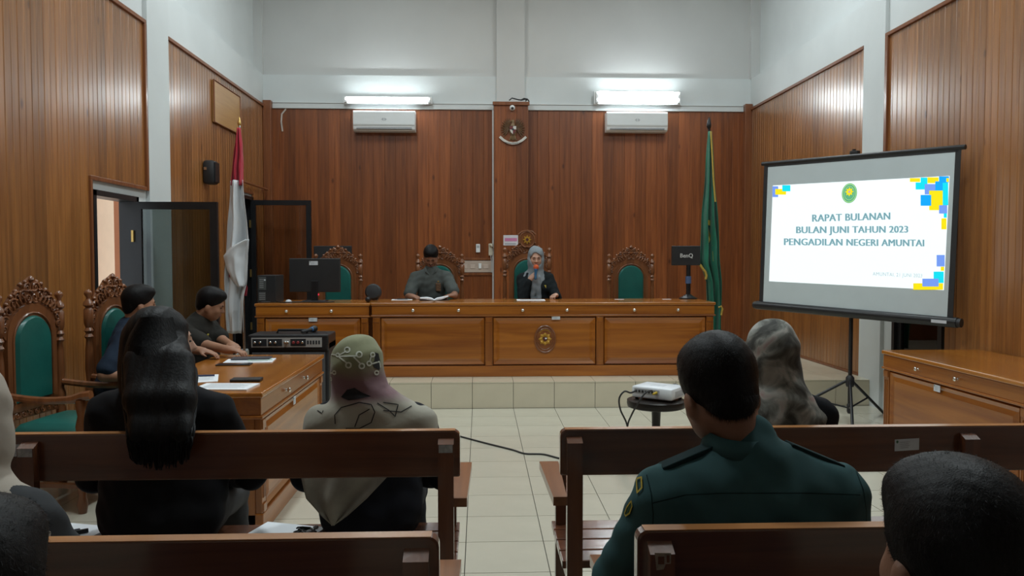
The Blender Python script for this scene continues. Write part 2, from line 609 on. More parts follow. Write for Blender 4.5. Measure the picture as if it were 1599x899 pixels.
door('door_2', XL, -1, D2, True, gl=M_GLASSC)
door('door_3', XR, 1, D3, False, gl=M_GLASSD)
# what lies outside the doors: a sunlit corridor, a dark store room, a dark passage
M_PEACH = mk('peach_paint', (0.80, 0.56, 0.36), 0.8, var=0.03)
M_ORANGE = mk('orange_paint', (0.62, 0.25, 0.13), 0.8, var=0.03)
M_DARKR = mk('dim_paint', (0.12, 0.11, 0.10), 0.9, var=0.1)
struct('wall_corridor', MB().box((XL - 2.4, 3.0, -.1), (XL - 2.2, 14.0, 3.4)), M_PEACH)
struct('floor_corridor', MB().box((XL - 2.2, 3.0, -.1), (XL - .12, 9.0, -.01)), M_TILE)
oc = struct('corridor_pillar', MB().box((at(179, 400, Y=10.3).x, 10.3, -.1), (-4.3, 10.65, 3.4)), M_ORANGE)
oc.name = 'trim_1'
mb = MB()
mb.box((XL - .8, 9.6, 0), (XL - .75, 11.1, 2.6)); mb.box((XL - .8, 9.55, 0), (XL - .12, 9.6, 2.6)); mb.box((XL - .8, 11.1, 0), (XL - .12, 11.2, 2.6)); mb.box((XL - .8, 9.55, 2.6), (XL - .12, 11.2, 2.7)); mb.box((XL - .8, 9.55, .15), (XL - .12, 11.2, SZ))
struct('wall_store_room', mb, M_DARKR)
mb = MB()
mb.box((XR + 1.2, 6.0, 0), (XR + 1.3, 7.7, 2.6)); mb.box((XR + .12, 5.9, 0), (XR + 1.3, 6.0, 2.6)); mb.box((XR + .12, 7.7, 0), (XR + 1.3, 7.8, 2.6)); mb.box((XR + .12, 5.9, 2.6), (XR + 1.3, 7.8, 2.7))
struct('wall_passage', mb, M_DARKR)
# curtain rail over the second door
t_ = MB()
t_.tube([(XL + .02, 9.75, 2.41), (XL + .10, 9.75, 2.41), (XL + .10, 11.05, 2.405), (XL + .02, 11.05, 2.405)], .014)
tag(t_.build('curtain_rail', M_FRAME, None, True), 'brown curtain rail on brackets over the doorway by the back corner', 'curtain rail')

# ------------------------------------------------------------------ lamps
M_TUBE = mk('tube_glow', (1, 1, 1), 0.4, emit=(0.88, 0.97, 1.0), estr=TUBE_POWER)
def wall_tube(x0, x1, z, label, twin):
    o = thing('tube_lamp', label, 'lamp', ((x0 + x1) / 2, YB - .058, z))
    h = (x1 - x0) / 2
    hh = .10 if twin else .06
    MB().box((-h - .04, -.05, -hh), (h + .04, .0, hh - .02), 0, None, .006).build('housing', M_WPLAST, o)
    for dz in ((-.045, .05) if twin else (0.0,)):
        MB().tube([(-h, -.085, dz), (h, -.085, dz)], .022, 12).build('tube', M_TUBE, o, True)
    for sx in (-1, 1):
        MB().box((sx * h - .018, -.10, -hh + .01), (sx * h + .018, -.0, hh - .03), 0, None, .004).build('end_cap', M_WPLAST, o)
    return o
wall_tube(-1.86, -.70, 3.675, 'lit fluorescent tube above the air conditioner near the red and white flag', False)
wall_tube(1.66, 2.82, 3.735, 'lit twin fluorescent tube above the air conditioner near the green flag', True)
def batten(x, y, label, pw):  # added lamp on the unseen ceiling, put in to light the room
    o = thing('fill_lamp', label, 'lamp', (x, y, ZC), 0, 'added ceiling fill lamps')
    MB().box((-.16, -.62, -.08), (.16, .62, 0), 0, None, .01).build('housing', M_WPLAST, o)
    MB().box((-.14, -.60, -.09), (.14, .60, -.075)).build('diffuser', mk('diffuser', (.9, .9, .9), .5, emit=(.95, 1, 1), estr=3.0), o)
    l = bpy.data.lights.new('fill_light', 'AREA')
    l.shape = 'RECTANGLE'
    l.size, l.size_y = .28, 1.2
    l.energy = FILL_POWER * pw
    l.color = (0.87, 0.97, 1.0)
    lo = bpy.data.objects.new('fill_light', l)
    COL.objects.link(lo)
    lo.parent = o
    lo.location = (0, 0, -.10)
    return o
for x in (-1.4, 2.3):
    for y, pw in ((4.1, 1.25), (8.3, .78)):
        batten(x, y, 'added white fill lamp on the unseen ceiling above ' + {(0, 0): 'the counsel table with papers', (1, 0): 'the bare counsel table', (0, 1): 'the short desk with the monitor', (1, 1): 'the end of the long desk'}[(int(x > 0), int(y > 6))], pw)
# warm lamp hanging before the pilaster
o = thing('pendant_lamp', 'warm pendant lamp hanging from the ceiling before the pilaster', 'lamp', (.30, 9.75, ZC))
MB().tube([(0, 0, 0), (0, 0, -.50)], .006).build('cord', M_BLACKP, o)
MB().lathe([(.02, -.48), (.05, -.50), (.14, -.60), (.145, -.61), (.13, -.60), (.05, -.52)], 20).build('shade', M_GOLD, o, True)
MB().lathe([(.01, -.53), (.04, -.55), (.055, -.59), (.04, -.64), (.01, -.655)], 16).build('bulb', mk('bulb_glow', (1, .9, .7), .4, emit=(1, .72, .42), estr=30), o, True)
# ================================================================== furniture
def raised_panel(x0, x1, z0, z1, y, parent, m):
    """a framed raised field on the face y (facing -y)"""
    b = .035
    vs = [(x0, y, z0), (x1, y, z0), (x1, y, z1), (x0, y, z1),
          (x0 + .008, y - .016, z0 + .008), (x1 - .008, y - .016, z0 + .008), (x1 - .008, y - .016, z1 - .008), (x0 + .008, y - .016, z1 - .008),
          (x0 + b, y - .004, z0 + b), (x1 - b, y - .004, z0 + b), (x1 - b, y - .004, z1 - b), (x0 + b, y - .004, z1 - b),
          (x0 + b + .03, y - .014, z0 + b + .03), (x1 - b - .03, y - .014, z0 + b + .03), (x1 - b - .03, y - .014, z1 - b - .03), (x0 + b + .03, y - .014, z1 - b - .03)]
    fs = []
    for k in range(3):
        o = k * 4
        for i in range(4):
            fs.append((o + i, o + (i + 1) % 4, o + 4 + (i + 1) % 4, o + 4 + i))
    fs.append((12, 13, 14, 15))
    fs.append((3, 2, 1, 0))
    return MB().add(vs, fs).build('panel', m, parent)
def desk(name, label, loc, rz, L, D, H, n, knobs, plinth=.11):
    """front face at y=0 looking to -y, length along x"""
    o = thing(name, label, 'desk', loc, rz)
    h = L / 2
    # carcass
    MB().box((-h + .035, .02, 0), (h - .035, D * .45, H - .03)).build('carcass', M_DESKV, o)
    for s in (-1, 1):
        MB().box((s * (h - .03) - .015, .03, 0), (s * (h - .03) + .012, D - .02, H - .03)).build('end_board', M_DESKV, o)
    # top with a moulded edge
    vs = []
    t = MB()
    t.box((-h, -.02, H - .03), (h, D, H), 0, None, .008)
    t.build('desk_top', M_DESKTOP, o)
    dr = MB().box((-h + .012, -.008, H - .125), (h - .012, D - .012, H - .03), 0, None, .004).build('drawer_rail', M_DESK, o)
    MB().box((-h + .002, -.018, H - .142), (h - .002, D - .004, H - .125), 0, None, .005).build('moulding', M_DESK, o)
    MB().box((-h + .015, -.012, 0), (h - .015, D * .46, plinth), 0, None, .006).build('plinth', M_DESK, o)
    # pilasters and panels
    pw = .075
    xs = [-h + .02 + (2 * h - .04 - pw) * i / n for i in range(n + 1)]
    for x in xs:
        p = MB()
        p.box((x, -.006, plinth), (x + pw, .03, H - .142), 0, None, .003)
        p.box((x + .006, -.014, H - .20), (x + pw - .006, -.004, H - .15), 0, None, .003)
        p.box((x + .006, -.014, plinth + .005), (x + pw - .006, -.004, plinth + .05), 0, None, .003)
        for k in range(3):
            p.box((x + .018 + k * .016, -.010, plinth + .08), (x + .024 + k * .016, -.004, H - .22))
        p.build('pilaster', M_DESKV, o)
    for i in range(n):
        raised_panel(xs[i] + pw + .005, xs[i + 1] - .005, plinth + .01, H - .15, .012, o, M_DESK)
    for s in (-1, 1):          # end panels
        e = MB()
        e.box((s * (h - .03) - .006, .08, plinth + .03), (s * (h - .03) + .006, D - .08, H - .19), 0, None, .004)
        e.build('end_panel', M_DESKV, o)
    for x in knobs:
        Mx = T(x, -.008, H - .078) @ Matrix.Rotation(PI / 2, 4, 'X')
        MB().lathe([(.010, 0), (.007, .008), (.013, .016), (.015, .022), (.010, .028), (.002, .030)], 12, Mx).build('knob', M_CHROME, dr, True)
    return o
DX0, DX1, DY, DD = -1.10, 2.42, 7.97, 0.72
main = desk('judges_desk', 'long varnished desk on the platform with an oval emblem on its middle panel', ((DX0 + DX1) / 2, DY, SZ), 0, DX1 - DX0, DD, .755, 3,
            [at(px, 482, Y=DY).x - (DX0 + DX1) / 2 for px in (645, 716, 816, 885, 990, 1058)])
sd = desk('side_desk', 'short varnished desk on the platform carrying the computer monitor', (-1.69, 8.02, SZ), 0, 1.16, .68, .748, 1, [-.26, .19])
lt = desk('counsel_table', 'varnished panelled table with papers and a phone on it', (-1.16, 4.97, 0), PI / 2, 1.64, .75, .76, 1, [-.27, .21])
rt = desk('counsel_table', 'bare varnished panelled table standing against the wall beside the projection screen', (3.10, 5.07, 0), -PI / 2, 1.64, .75, .76, 1, [-.33, .13])
# label stickers stuck on desks (flat print)
def sticker(parent, c, w_, h_, ux, uz, name='sticker', mark=True):
    """white sticker with a printed round mark and lines; c centre, ux right, uz up, in the parent's frame"""
    ux, uz, c = Vector(ux).normalized(), Vector(uz).normalized(), Vector(c)
    n_ = ux.cross(uz)
    mb = MB()
    def q(a, b_, c_, d_, off, mi):
        P = [c + ux * x + uz * z + n_ * off for x, z in ((a, b_), (c_, b_), (c_, d_), (a, d_))]
        mb.add(P, [(0, 1, 2, 3)], mi)
    q(-w_ / 2, -h_ / 2, w_ / 2, h_ / 2, .0010, 0)
    q(-w_ / 2, -h_ / 2, w_ / 2, h_ / 2, -.0003, 0)
    if mark:
        for k in range(4):
            q(-w_ * .30, h_ * (.22 - .16 * k), w_ * (.12 - .05 * (k % 2)), h_ * (.26 - .16 * k), .0016, 1)
        vs = [c + n_ * .0016 + ux * (-w_ * .40 + h_ * .10 * math.cos(a)) + uz * (h_ * .30 + h_ * .13 * math.sin(a)) for a in [2 * PI * i / 12 for i in range(12)]]
        mb.add(vs, [tuple(range(12))], 2)
    return mb.build(name, [M_STICK, mk('print_grey', (.35, .37, .40), .7, var=.05), mk('print_green', (.06, .16, .08), .7, var=.05)], parent)
sticker(main, (at(868, 494, Y=DY).x - (DX0 + DX1) / 2, -.012, .755 - .157), .085, .034, (1, 0, 0), (0, 0, 1))
sticker(sd, (at(489, 494, Y=8.02).x + 1.69, -.012, .748 - .165), .085, .038, (1, 0, 0), (0, 0, 1))
sticker(lt, (-.08, -.012, .76 - .175), .06, .05, (1, 0, 0), (0, 0, 1))
sticker(rt, (-.09, -.012, .76 - .175), .075, .045, (1, 0, 0), (0, 0, 1))
# oval carved emblem on the middle panel of the main desk
M_CARVE = wood('carved_wood', (0.14, 0.042, 0.010), (0.25, 0.08, 0.018), 'x', 0.35, 0.3, 0.05, knots=False)
M_GOLDP = mk('gold_paint', (0.50, 0.27, 0.03), 0.45, 0.3, var=0.15, vscale=40)
def star(rad_o, rad_i, n=8, ph=0.0):
    return [((rad_o if k % 2 == 0 else rad_i) * math.sin(ph + PI * k / n), (rad_o if k % 2 == 0 else rad_i) * math.cos(ph + PI * k / n)) for k in range(2 * n)]
def oval_emblem(parent, c, rx, rz, face_y, scale_star=.62):
    """oval plaque with a raised rim, an eight-petal gold flower and a small shield, facing -y"""
    e = bpy.data.objects.new('emblem', None)
    pl = MB()
    N = 40
    ring = [(rx * math.cos(2 * PI * k / N), rz * math.sin(2 * PI * k / N)) for k in range(N)]
    pl.prism(ring, 0, -.012, 'xz', 0)
    for f_, r_ in ((1.0, .008), (.80, .0045)):
        pl.tube([(x * f_, -.012, z * f_) for x, z in ring], r_, 6, 1, True)
    s = rx * scale_star
    for k in range(8):
        a = 2 * PI * k / 8
        d = Vector((math.sin(a), 0, math.cos(a)))
        p = Vector((d.z, 0, -d.x))
        b0, tip, m0 = d * s * .35, d * s * 1.05, d * s * .72
        vs = [b0 - p * s * .18 + Vector((0, -.012, 0)), m0 - p * s * .30 + Vector((0, -.014, 0)), tip + Vector((0, -.012, 0)), m0 + p * s * .30 + Vector((0, -.014, 0)), b0 + p * s * .18 + Vector((0, -.012, 0)), m0 + Vector((0, -.024, 0))]
        pl.add(vs, [(0, 1, 5), (1, 2, 5), (2, 3, 5), (3, 4, 5), (4, 0, 5)], 2)
    sh = [(-.30, .30), (.30, .30), (.30, -.05), (0, -.38), (-.30, -.05)]
    pl.prism([(x * s, z * s) for x, z in sh], -.012, -.022, 'xz', 3)
    pl.prism([(x * s * .5 + s * .12, z * s * .4 + .1 * s) for x, z in sh], -.022, -.025, 'xz', 4)
    # scroll of lettering strokes round the rim
    for k in range(-5, 6):
        a = k * .16
        x, z = rx * .70 * math.sin(a), rz * .70 * math.cos(a)
        pl.box((x - .003, -.015, z - .006), (x + .003, -.012, z + .006), 2)
    pm = pl.build('emblem', [M_CARVE, M_FRAME, M_GOLDP, mk('emblem_maroon', (.09, .02, .02), .5, var=.1), M_WPLAST], parent, M=T(c[0], face_y, c[1]))
    return pm
ec = at(851, 529, Y=DY)
oval_emblem(main, (ec.x - (DX0 + DX1) / 2, ec.z - SZ), .105, .135, .002)

# ------------------------------------------------------------------ benches
def bench(label, loc, L, aisle):
    """seen from behind: y=0 is the rear of the posts, the seat lies towards +y; aisle -1/+1 = which end meets the aisle"""
    o = thing('pew_bench', label, 'bench', loc, 0, 'wooden pew benches in rows')
    ht = .89
    z0 = .735
    r = .022
    poly = []
    for cx_, cz_, a0 in ((L - r, ht - r, 0), (r, ht - r, 90), (r * .3, z0 + r * .3, 180), (L - r * .3, z0 + r * .3, 270)):
        rr = r if a0 < 180 else r * .3
        for k in range(5):
            a = R(a0 + k * 22.5)
            poly.append((cx_ + rr * math.cos(a), cz_ + rr * math.sin(a)))
    rail_ = MB()
    n = len(poly)
    cx0, cz0 = L / 2, (ht + z0) / 2
    ins = [(x - .004 * (1 if x > cx0 else -1), z - .004 * (1 if z > cz0 else -1)) for x, z in poly]
    vs = [(x, .034, z) for x, z in ins] + [(x, .037, z) for x, z in poly] + [(x, .069, z) for x, z in poly] + [(x, .072, z) for x, z in ins]
    fs = [tuple(range(n)), tuple(range(4 * n - 1, 3 * n - 1, -1))]
    for k in range(3):
        fs += [(k * n + i, k * n + (i + 1) % n, (k + 1) * n + (i + 1) % n, (k + 1) * n + i) for i in range(n)]
    br = rail_.add(vs, fs).build('back_rail', M_BENCH, o)
    MB().box((.016, .0355, ht - .001), (L - .016, .0705, ht + .0012)).build('worn_sheen_edge', M_BENCHT, br)  # pale strip: some wear, plus the reflected light on the top as colour
    off = .02
    px = [off, L / 2 - .026, L - off - .052]
    for i, x in enumerate(px):
        MB().prism([(0, 0), (.0, .852), (.034, .868), (.036, .42), (.05, 0)], x, x + .052, 'yz').build('post', M_BENCHV, o)
        fz = .40 if i == 1 else .635
        MB().box((x + .004, .44, 0), (x + .048, .485, fz), 0, None, .003).build('front_leg', M_BENCHV, o)
        MB().box((x + .010, .045, .345), (x + .042, .445, .40)).build('seat_bearer', M_BENCHA, o)
        MB().box((x + .014, .045, .10), (x + .038, .445, .14)).build('stretcher', M_BENCHA, o)
    for k in range(4):
        y = .074 + k * .106
        MB().box((.012, y, .40), (L - .012, y + .098, .428), 0, None, .004).build('seat_slat', M_BENCHS, o)
    MB().box((.05, .455, .34), (L - .05, .478, .40)).build('front_rail', M_BENCH, o)
    for x0, s in ((-.035, 1), (L - .040, 1)):
        poly = [(x0 + .012, .036), (x0 + .058, .036), (x0 + .075, .50), (x0 - .0, .50)] if x0 < 0 else [(x0 + .017, .036), (x0 + .063, .036), (x0 + .075, .50), (x0 - .0, .50)]
        MB().prism(poly, .632, .662, 'xy').build('armrest', M_BENCHA, o)
    return o
M_BENCHT = wood('bench_worn_sheen', (0.36, 0.145, 0.045), (0.50, 0.22, 0.075), 'x', 0.3, 0.4, 0.0, grain=20, knots=False)  # lighter wood tone, worn and with the top's sheen painted in
M_BENCHS = wood('bench_seat', (0.10, 0.035, 0.018), (0.17, 0.06, 0.028), 'x', 0.22, 0.6, 0.15, grain=20, knots=False)
BL = 2.80
B1Y, B2Y, B3Y = 2.575, 1.575, .575
b1l = bench('dark wooden bench beneath the long-haired woman and the woman in a patterned headscarf', (-.067 - BL, B1Y, 0), BL, 1)
b1r = bench('dark wooden bench holding the woman who sits nearest the tripod screen', (.270, B1Y, 0), BL, -1)
b2l = bench('dark wooden bench behind the long-haired woman, with the beige-scarfed woman on it', (-.085 - BL, B2Y, 0), BL, 1)
b2r = bench('dark wooden bench on which the man in the dark green uniform sits', (.333, B2Y + .02, 0), BL, -1)
b3l = bench('dark wooden rearmost bench under the person in a dark top', (-.09 - BL, B3Y, 0), BL, 1)
b3r = bench('dark wooden rearmost bench under the short-haired person in a navy top', (.36, B3Y, 0), BL, -1)
def bench_sticker(b, px, py, w_, h_, y=.0335, skew=0):
    p = at(px, py, Y=b.location.y + y)
    sticker(b, (p.x - b.location.x, y, p.z), w_, h_, (1, 0, skew), (0, 0, 1))
bench_sticker(b1l, 22, 703, .095, .040, skew=0)
bench_sticker(b1r, 1416, 694, .085, .040, skew=.05)
M_TAPE = mk('tape', (.42, .42, .42), .4, var=.3, vscale=60)
for b, px, py, w_, h_ in ((b1l, 68, 690, .045, .022), (b1l, 700, 681, .04, .022), (b2l, 660, 858, .048, .030)):
    p = at(px, py, Y=b.location.y + .0)
    i = min((0.02, BL / 2 - .026, BL - .072), key=lambda v: abs(v + .026 - (p.x - b.location.x)))
    if b is b2l:
        continue
    sticker(b, (i + .026, -.0008, .838), .046, .026, (1, 0, 0), (0, 0, 1), 'tape_patch', False).data.materials[0] = M_TAPE
# torn remains of a sticker on the bench behind the uniformed man
mb = MB()
u0, v0 = .046, .838
poly = [(-.017, .018), (.017, .017), (.017, -.005), (.006, -.006), (.002, -.017), (-.013, -.019)]
mb.prism([(u0 + x, v0 + z) for x, z in poly], .0005, -.0008, 'xz', 0)
mb.box((u0 - .010, -.0012, v0 - .006), (u0 + .003, -.0007, v0 + .010), 1)
mb.box((u0 + .008, -.0012, v0 - .003), (u0 + .014, -.0007, v0 + .013), 1)
mb.build('torn_sticker', [mk('torn_paper', (.24, .18, .13), .8, var=.3, vscale=80), M_BENCH], b2r)

# ------------------------------------------------------------------ carved armchairs
def spiral(cx, cz, r0, r1, turns, a0, sgn=1, n=18, y=0):
    out = []
    for k in range(n):
        t = k / (n - 1)
        a = a0 + sgn * turns * 2 * PI * t
        r = r0 + (r1 - r0) * t
        out.append((cx + r * math.cos(a), y - .006 * math.sin(PI * t), cz + r * math.sin(a)))
    return out
POST = [(.026, 0), (.026, .10), (.030, .12), (.020, .15), (.028, .22), (.024, .30), (.030, .40), (.030, .50), (.022, .52), (.030, .55), (.030, .60), (.020, .63), (.027, .72), (.024, .86), (.018, .92), (.030, .94), (.018, .96), (.030, .98), (.020, 1.0), (.030, 1.03), (.030, 1.12), (.018, 1.135), (.034, 1.15), (.030, 1.17), (.014, 1.19), (.012, 1.20), (.026, 1.225), (.024, 1.24), (.008, 1.255)]
def armchair(label, loc, rz, group=None):
    """back plane at y=0, front towards +y"""
    o = thing('carved_armchair', label, 'chair', loc, rz, group)
    hw = .262
    for s in (-1, 1):
        MB().lathe(POST, 12, T(s * hw, 0, 0)).build('back_post', M_CHAIR, o, True)
        MB().lathe([(.022, 0), (.030, .05), (.020, .10), (.032, .22), (.024, .30), (.034, .34), (.034, .42), (.022, .45), (.030, .50), (.018, .56), (.028, .62), (.026, .655)], 12, T(s * .27, .50, 0)).build('front_leg', M_CHAIR, o, True)
        # shaped arm, a flat bar that dips and ends in a scroll
        pts = []
        for k in range(12):
            t = k / 11
            pts.append((s * (hw + .012 * math.sin(PI * t)), .02 + .54 * t, .67 - .022 * math.sin(PI * t) + (.012 if t > .85 else 0)))
        m_ = MB()
        m_.tube(pts, [.022 + .006 * (k > 8) for k in range(12)], 8)
        m_.build('armrest', M_CHAIR, o, True)
        MB().box((s * .262 - .018, .03, .40), (s * .262 + .018, .50, .45), 0, None, .004).build('seat_rail', M_CHAIR, o)
        MB().box((s * .262 - .012, .03, .14), (s * .262 + .012, .50, .17), 0, None, .004).build('stretcher', M_CHAIR, o)
    MB().box((-.25, .485, .40), (.25, .515, .45), 0, None, .004).build('seat_rail', M_CHAIR, o)
    MB().box((-.25, -.012, .40), (.25, .015, .45), 0, None, .004).build('seat_rail', M_CHAIR, o)
    MB().box((-.25, .24, .14), (.25, .27, .17), 0, None, .004).build('stretcher', M_CHAIR, o)
    # seat cushion
    c = []
    vs, fs = [], []
    nx, ny = 10, 10
    for j in range(ny + 1):
        for i in range(nx + 1):
            u, v = i / nx * 2 - 1, j / ny * 2 - 1
            e = max(abs(u), abs(v))
            vs.append((u * .252, .265 + v * .235, .45 + .055 * (1 - e ** 6) + .012 * (1 - u * u) * (1 - v * v)))
    for j in range(ny):
        for i in range(nx):
            a = j * (nx + 1) + i
            fs.append((a, a + 1, a + nx + 2, a + nx + 1))
    m_ = MB().add(vs, fs)
    m_.box((-.25, .03, .43), (.25, .50, .452))
    m_.build('seat_cushion', M_GREEN, o, True)
    # back frame: stiles + arch
    def arch(w_, zb, zt, n=12):
        pts = [(w_, zb)]
        zc = zt - w_
        for k in range(n + 1):
            a = PI * k / n
            pts.append((w_ * math.cos(a), zc + w_ * math.sin(a)))
        pts.append((-w_, zb))
        return pts
    outer, inner = arch(.212, .56, 1.19), arch(.150, .60, 1.115)
    n = len(outer)
    vs = [(x, .016, z) for x, z in outer] + [(x, .016, z) for x, z in inner] + [(x, -.016, z) for x, z in outer] + [(x, -.016, z) for x, z in inner]
    fs = []
    for i in range(n - 1):
        fs += [(i, i + 1, n + i + 1, n + i), (2 * n + i, 3 * n + i, 3 * n + i + 1, 2 * n + i + 1), (i, 2 * n + i, 2 * n + i + 1, i + 1), (n + i, n + i + 1, 3 * n + i + 1, 3 * n + i)]
    fr = MB().add(vs, fs)
    fr.box((-.212, -.016, .545), (.212, .016, .605), 0, None, .004)
    fr.tube([(x, .018, z) for x, z in arch(.168, .61, 1.133)], .007, 6)
    fr.build('back_frame', M_CHAIR, o, True)
    # upholstered back
    pts = arch(.152, .60, 1.117, 14)
    cxz = (0, .85)
    vs = [(x, -.010, z) for x, z in pts] + [(x, .016, z) for x, z in pts] + [(x * .90, .034, cxz[1] + (z - cxz[1]) * .95) for x, z in pts] + [(x * .5, .040, cxz[1] + (z - cxz[1]) * .6) for x, z in pts]
    n = len(pts)
    fs = [tuple(range(n))]
    for k in range(3):
        fs += [(k * n + i, k * n + (i + 1) % n, (k + 1) * n + (i + 1) % n, (k + 1) * n + i) for i in range(n)]
    fs.append(tuple(range(3 * n, 4 * n)))
    MB().add(vs, fs).build('back_cushion', M_GREEN, o, True)
    # carved crest: pierced plate edged and filled with scrolls
    out = [(-.245, 1.02), (-.25, 1.09), (-.222, 1.13), (-.205, 1.20), (-.165, 1.245), (-.125, 1.275), (-.085, 1.315), (-.045, 1.325), (0, 1.352), (.045, 1.325), (.085, 1.315), (.125, 1.275), (.165, 1.245), (.205, 1.20), (.222, 1.13), (.25, 1.09), (.245, 1.02)]
    inn = [(.209 * math.cos(PI * k / 10), .978 + .209 * math.sin(PI * k / 10)) for k in range(11)]
    cr = MB()
    cr.prism(out + [(x, z) for x, z in inn], -.010, .008, 'xz')
    for s in (-1, 1):
        S = 1 if s > 0 else -1
        def sp(cx, cz, r, tr, a, g=1, th=.0085):
            pts = spiral(cx, cz, r, .005, tr, a, g, 20, .016)
            if s < 0:
                pts = [(-x, y, z) for x, y, z in pts]
            cr.tube(pts, [th * (1 - .45 * k / 19) for k in range(20)], 6)
        sp(.035, 1.285, .034, 1.6, -.5)
        sp(.075, 1.240, .036, 1.6, 2.2, -1)
        sp(.120, 1.235, .034, 1.5, .3)
        sp(.160, 1.190, .036, 1.6, 2.4, -1)
        sp(.195, 1.150, .032, 1.5, .2)
        sp(.228, 1.095, .030, 1.5, 2.6, -1)
        sp(.235, 1.045, .022, 1.4, 1.0)
        sp(.028, 1.222, .028, 1.4, -1.2, -1)
        for x, z in ((.05, 1.318), (.09, 1.303), (.13, 1.265), (.17, 1.235), (.205, 1.19), (.228, 1.135)):
            cr.lathe([(.002, -.014), (.013, -.006), (.015, .002), (.010, .012), (.002, .016)], 8, T(s * x, .006, z))
        for k in range(5):
            x = .06 + k * .03
            cr.tube([(s * x, .016, 1.20 + .006 * k - .02 * k), (s * (x + .018), .022, 1.225 - .015 * k), (s * (x + .02), .014, 1.245 - .012 * k)], [.008, .006, .003], 6)
    cr.lathe([(.002, -.020), (.016, -.01), (.020, 0), (.013, .016), (.002, .024)], 10, T(0, .008, 1.335))
    cr.lathe([(.002, -.012), (.018, -.006), (.022, .004), (.012, .012), (.002, .014)], 10, T(0, .016, 1.262))
    cr.build('carved_crest', M_CHAIR, o, True)
    # carved lower rail
    lo = MB()
    lo.box((-.235, -.010, .50), (.235, .008, .555), 0, None, .003)
    for s in (-1, 1):
        for k in range(4):
            pts = spiral(s * (.03 + .055 * k), .528, .024, .004, 1.4 * s, .4 + k, 1, 14, .012)
            lo.tube(pts, .006, 6)
    lo.build('carved_rail', M_CHAIR, o, True)
    return o
GC = 'carved armchairs with green upholstery'
CZ = SZ
CYB = 9.42
c1 = armchair('carved armchair with green back standing behind the black computer monitor', (at(528, 400, Y=CYB).x, CYB, CZ), PI, GC)
c2 = copy_tree(c1, None, (at(687, 400, Y=CYB).x, CYB, CZ), PI, 'carved armchair on which the bearded man reading a book sits')
c3 = copy_tree(c1, None, (at(823, 400, Y=CYB).x, CYB, CZ), PI, 'carved armchair topped by a gold emblem, behind the woman with the microphone')
c4 = copy_tree(c1, None, (at(985, 400, Y=CYB).x, CYB, CZ), PI, 'empty carved armchair with green back at the long desk beside the black stand monitor')
c5 = copy_tree(c1, None, (-2.74, 4.90, 0), R(-98), 'empty carved armchair with green seat against the wall beside the open glass door')
c6 = copy_tree(c1, None, (-2.58, 5.62, 0), R(-98), 'carved armchair on which the man in the navy shirt sits')
o = thing('wooden_stool', 'low wooden stool under the man in the dark uniform', 'stool', (-2.28, 6.11, 0))
MB().box((-.19, -.19, .455), (.19, .19, .50), 0, None, .008).build('stool_seat', M_CHAIR, o)
for sx in (-1, 1):
    for sy_2 in (-1, 1):
        MB().box((sx * .16 - .02, sy_2 * .16 - .02, 0), (sx * .16 + .02, sy_2 * .16 + .02, .456), 0, None, .003).build('stool_leg', M_CHAIR, o)
    MB().box((sx * .16 - .012, -.15, .18), (sx * .16 + .012, .15, .21)).build('stool_stretcher', M_CHAIR, o)
for ch, g in ((c3, 1),):
    ch.scale = (1.02, 1.0, 1.06)
    # emblem crest on the presiding chair
    s_ = MB()
    N = 28
    ring = [(.085 * math.cos(2 * PI * k / N), 1.345 + .085 * math.sin(2 * PI * k / N) * 1.05) for k in range(N)]
    s_.prism(ring, -.008, .022, 'xz', 0)
    s_.tube([(x, .022, z) for x, z in ring], .008, 6, 0, True)
    s_.prism([(x, z + 1.345) for x, z in star(.055, .030)], .022, .032, 'xz', 1)
    s_.prism([(x, z + 1.345) for x, z in star(.018, .016)], .032, .036, 'xz', 2)
    s_.tube([(-.10, .018, 1.40), (-.06, .02, 1.435), (0, .022, 1.445), (.06, .02, 1.435), (.10, .018, 1.40)], .010, 6, 0)
    s_.build('emblem_crest', [M_CHAIR, M_GOLDP, MATS['emblem_maroon']], ch, True)
# ================================================================== things on the walls
def air_con(px0, px1, py0, py1, label):
    a, b = at(px0, py0, Y=YB - .1), at(px1, py1, Y=YB - .1)
    w_, h_ = b.x - a.x, a.z - b.z
    o = thing('air_conditioner', label, 'air conditioner', ((a.x + b.x) / 2, YB - .018, b.z), 0, 'split air conditioners on the back wall')
    h = w_ / 2
    prof = [(0, 0), (-.135, 0), (-.165, .02), (-.178, .055), (-.185, .12), (-.18, h_ - .02), (-.165, h_), (0, h_)]
    MB().prism(prof, -h, h, 'yz').build('casing', M_WPLAST, o)
    MB().box((-h + .045, -.176, .022), (h - .045, -.135, .044)).build('air_outlet', mk('vent_dark', (.05, .06, .08), .6, var=.1), o)
    MB().box((-h + .04, -.182, .030), (h - .04, -.172, .036)).build('louvre', M_WPLAST, o)
    fp = MB()
    fp.prism([(-.188, .072), (-.194, .09), (-.19, h_ - .025), (-.183, h_ - .012), (-.178, h_ - .03), (-.180, .072)], -h + .004, h - .004, 'yz')
    fp.build('front_panel', mk('ac_panel', (.74, .77, .77), .25, var=.02), o)
    lg = MB()
    for k in range(6):
        a_ = PI * k / 3
        lg.prism([(.026 * math.cos(a_) + .011 * math.cos(q), .155 + .013 * math.sin(a_) + .007 * math.sin(q)) for q in [2 * PI * i / 8 for i in range(8)]], -.1955, -.190, 'xz')
    lg.build('logo', mk('logo_grey', (.42, .44, .46), .5, var=.05), o)
    return o
air_con(553, 649, 174, 206, 'white split air conditioner under the single fluorescent tube')
air_con(946, 1040, 176, 207, 'white split air conditioner under the twin fluorescent tube')

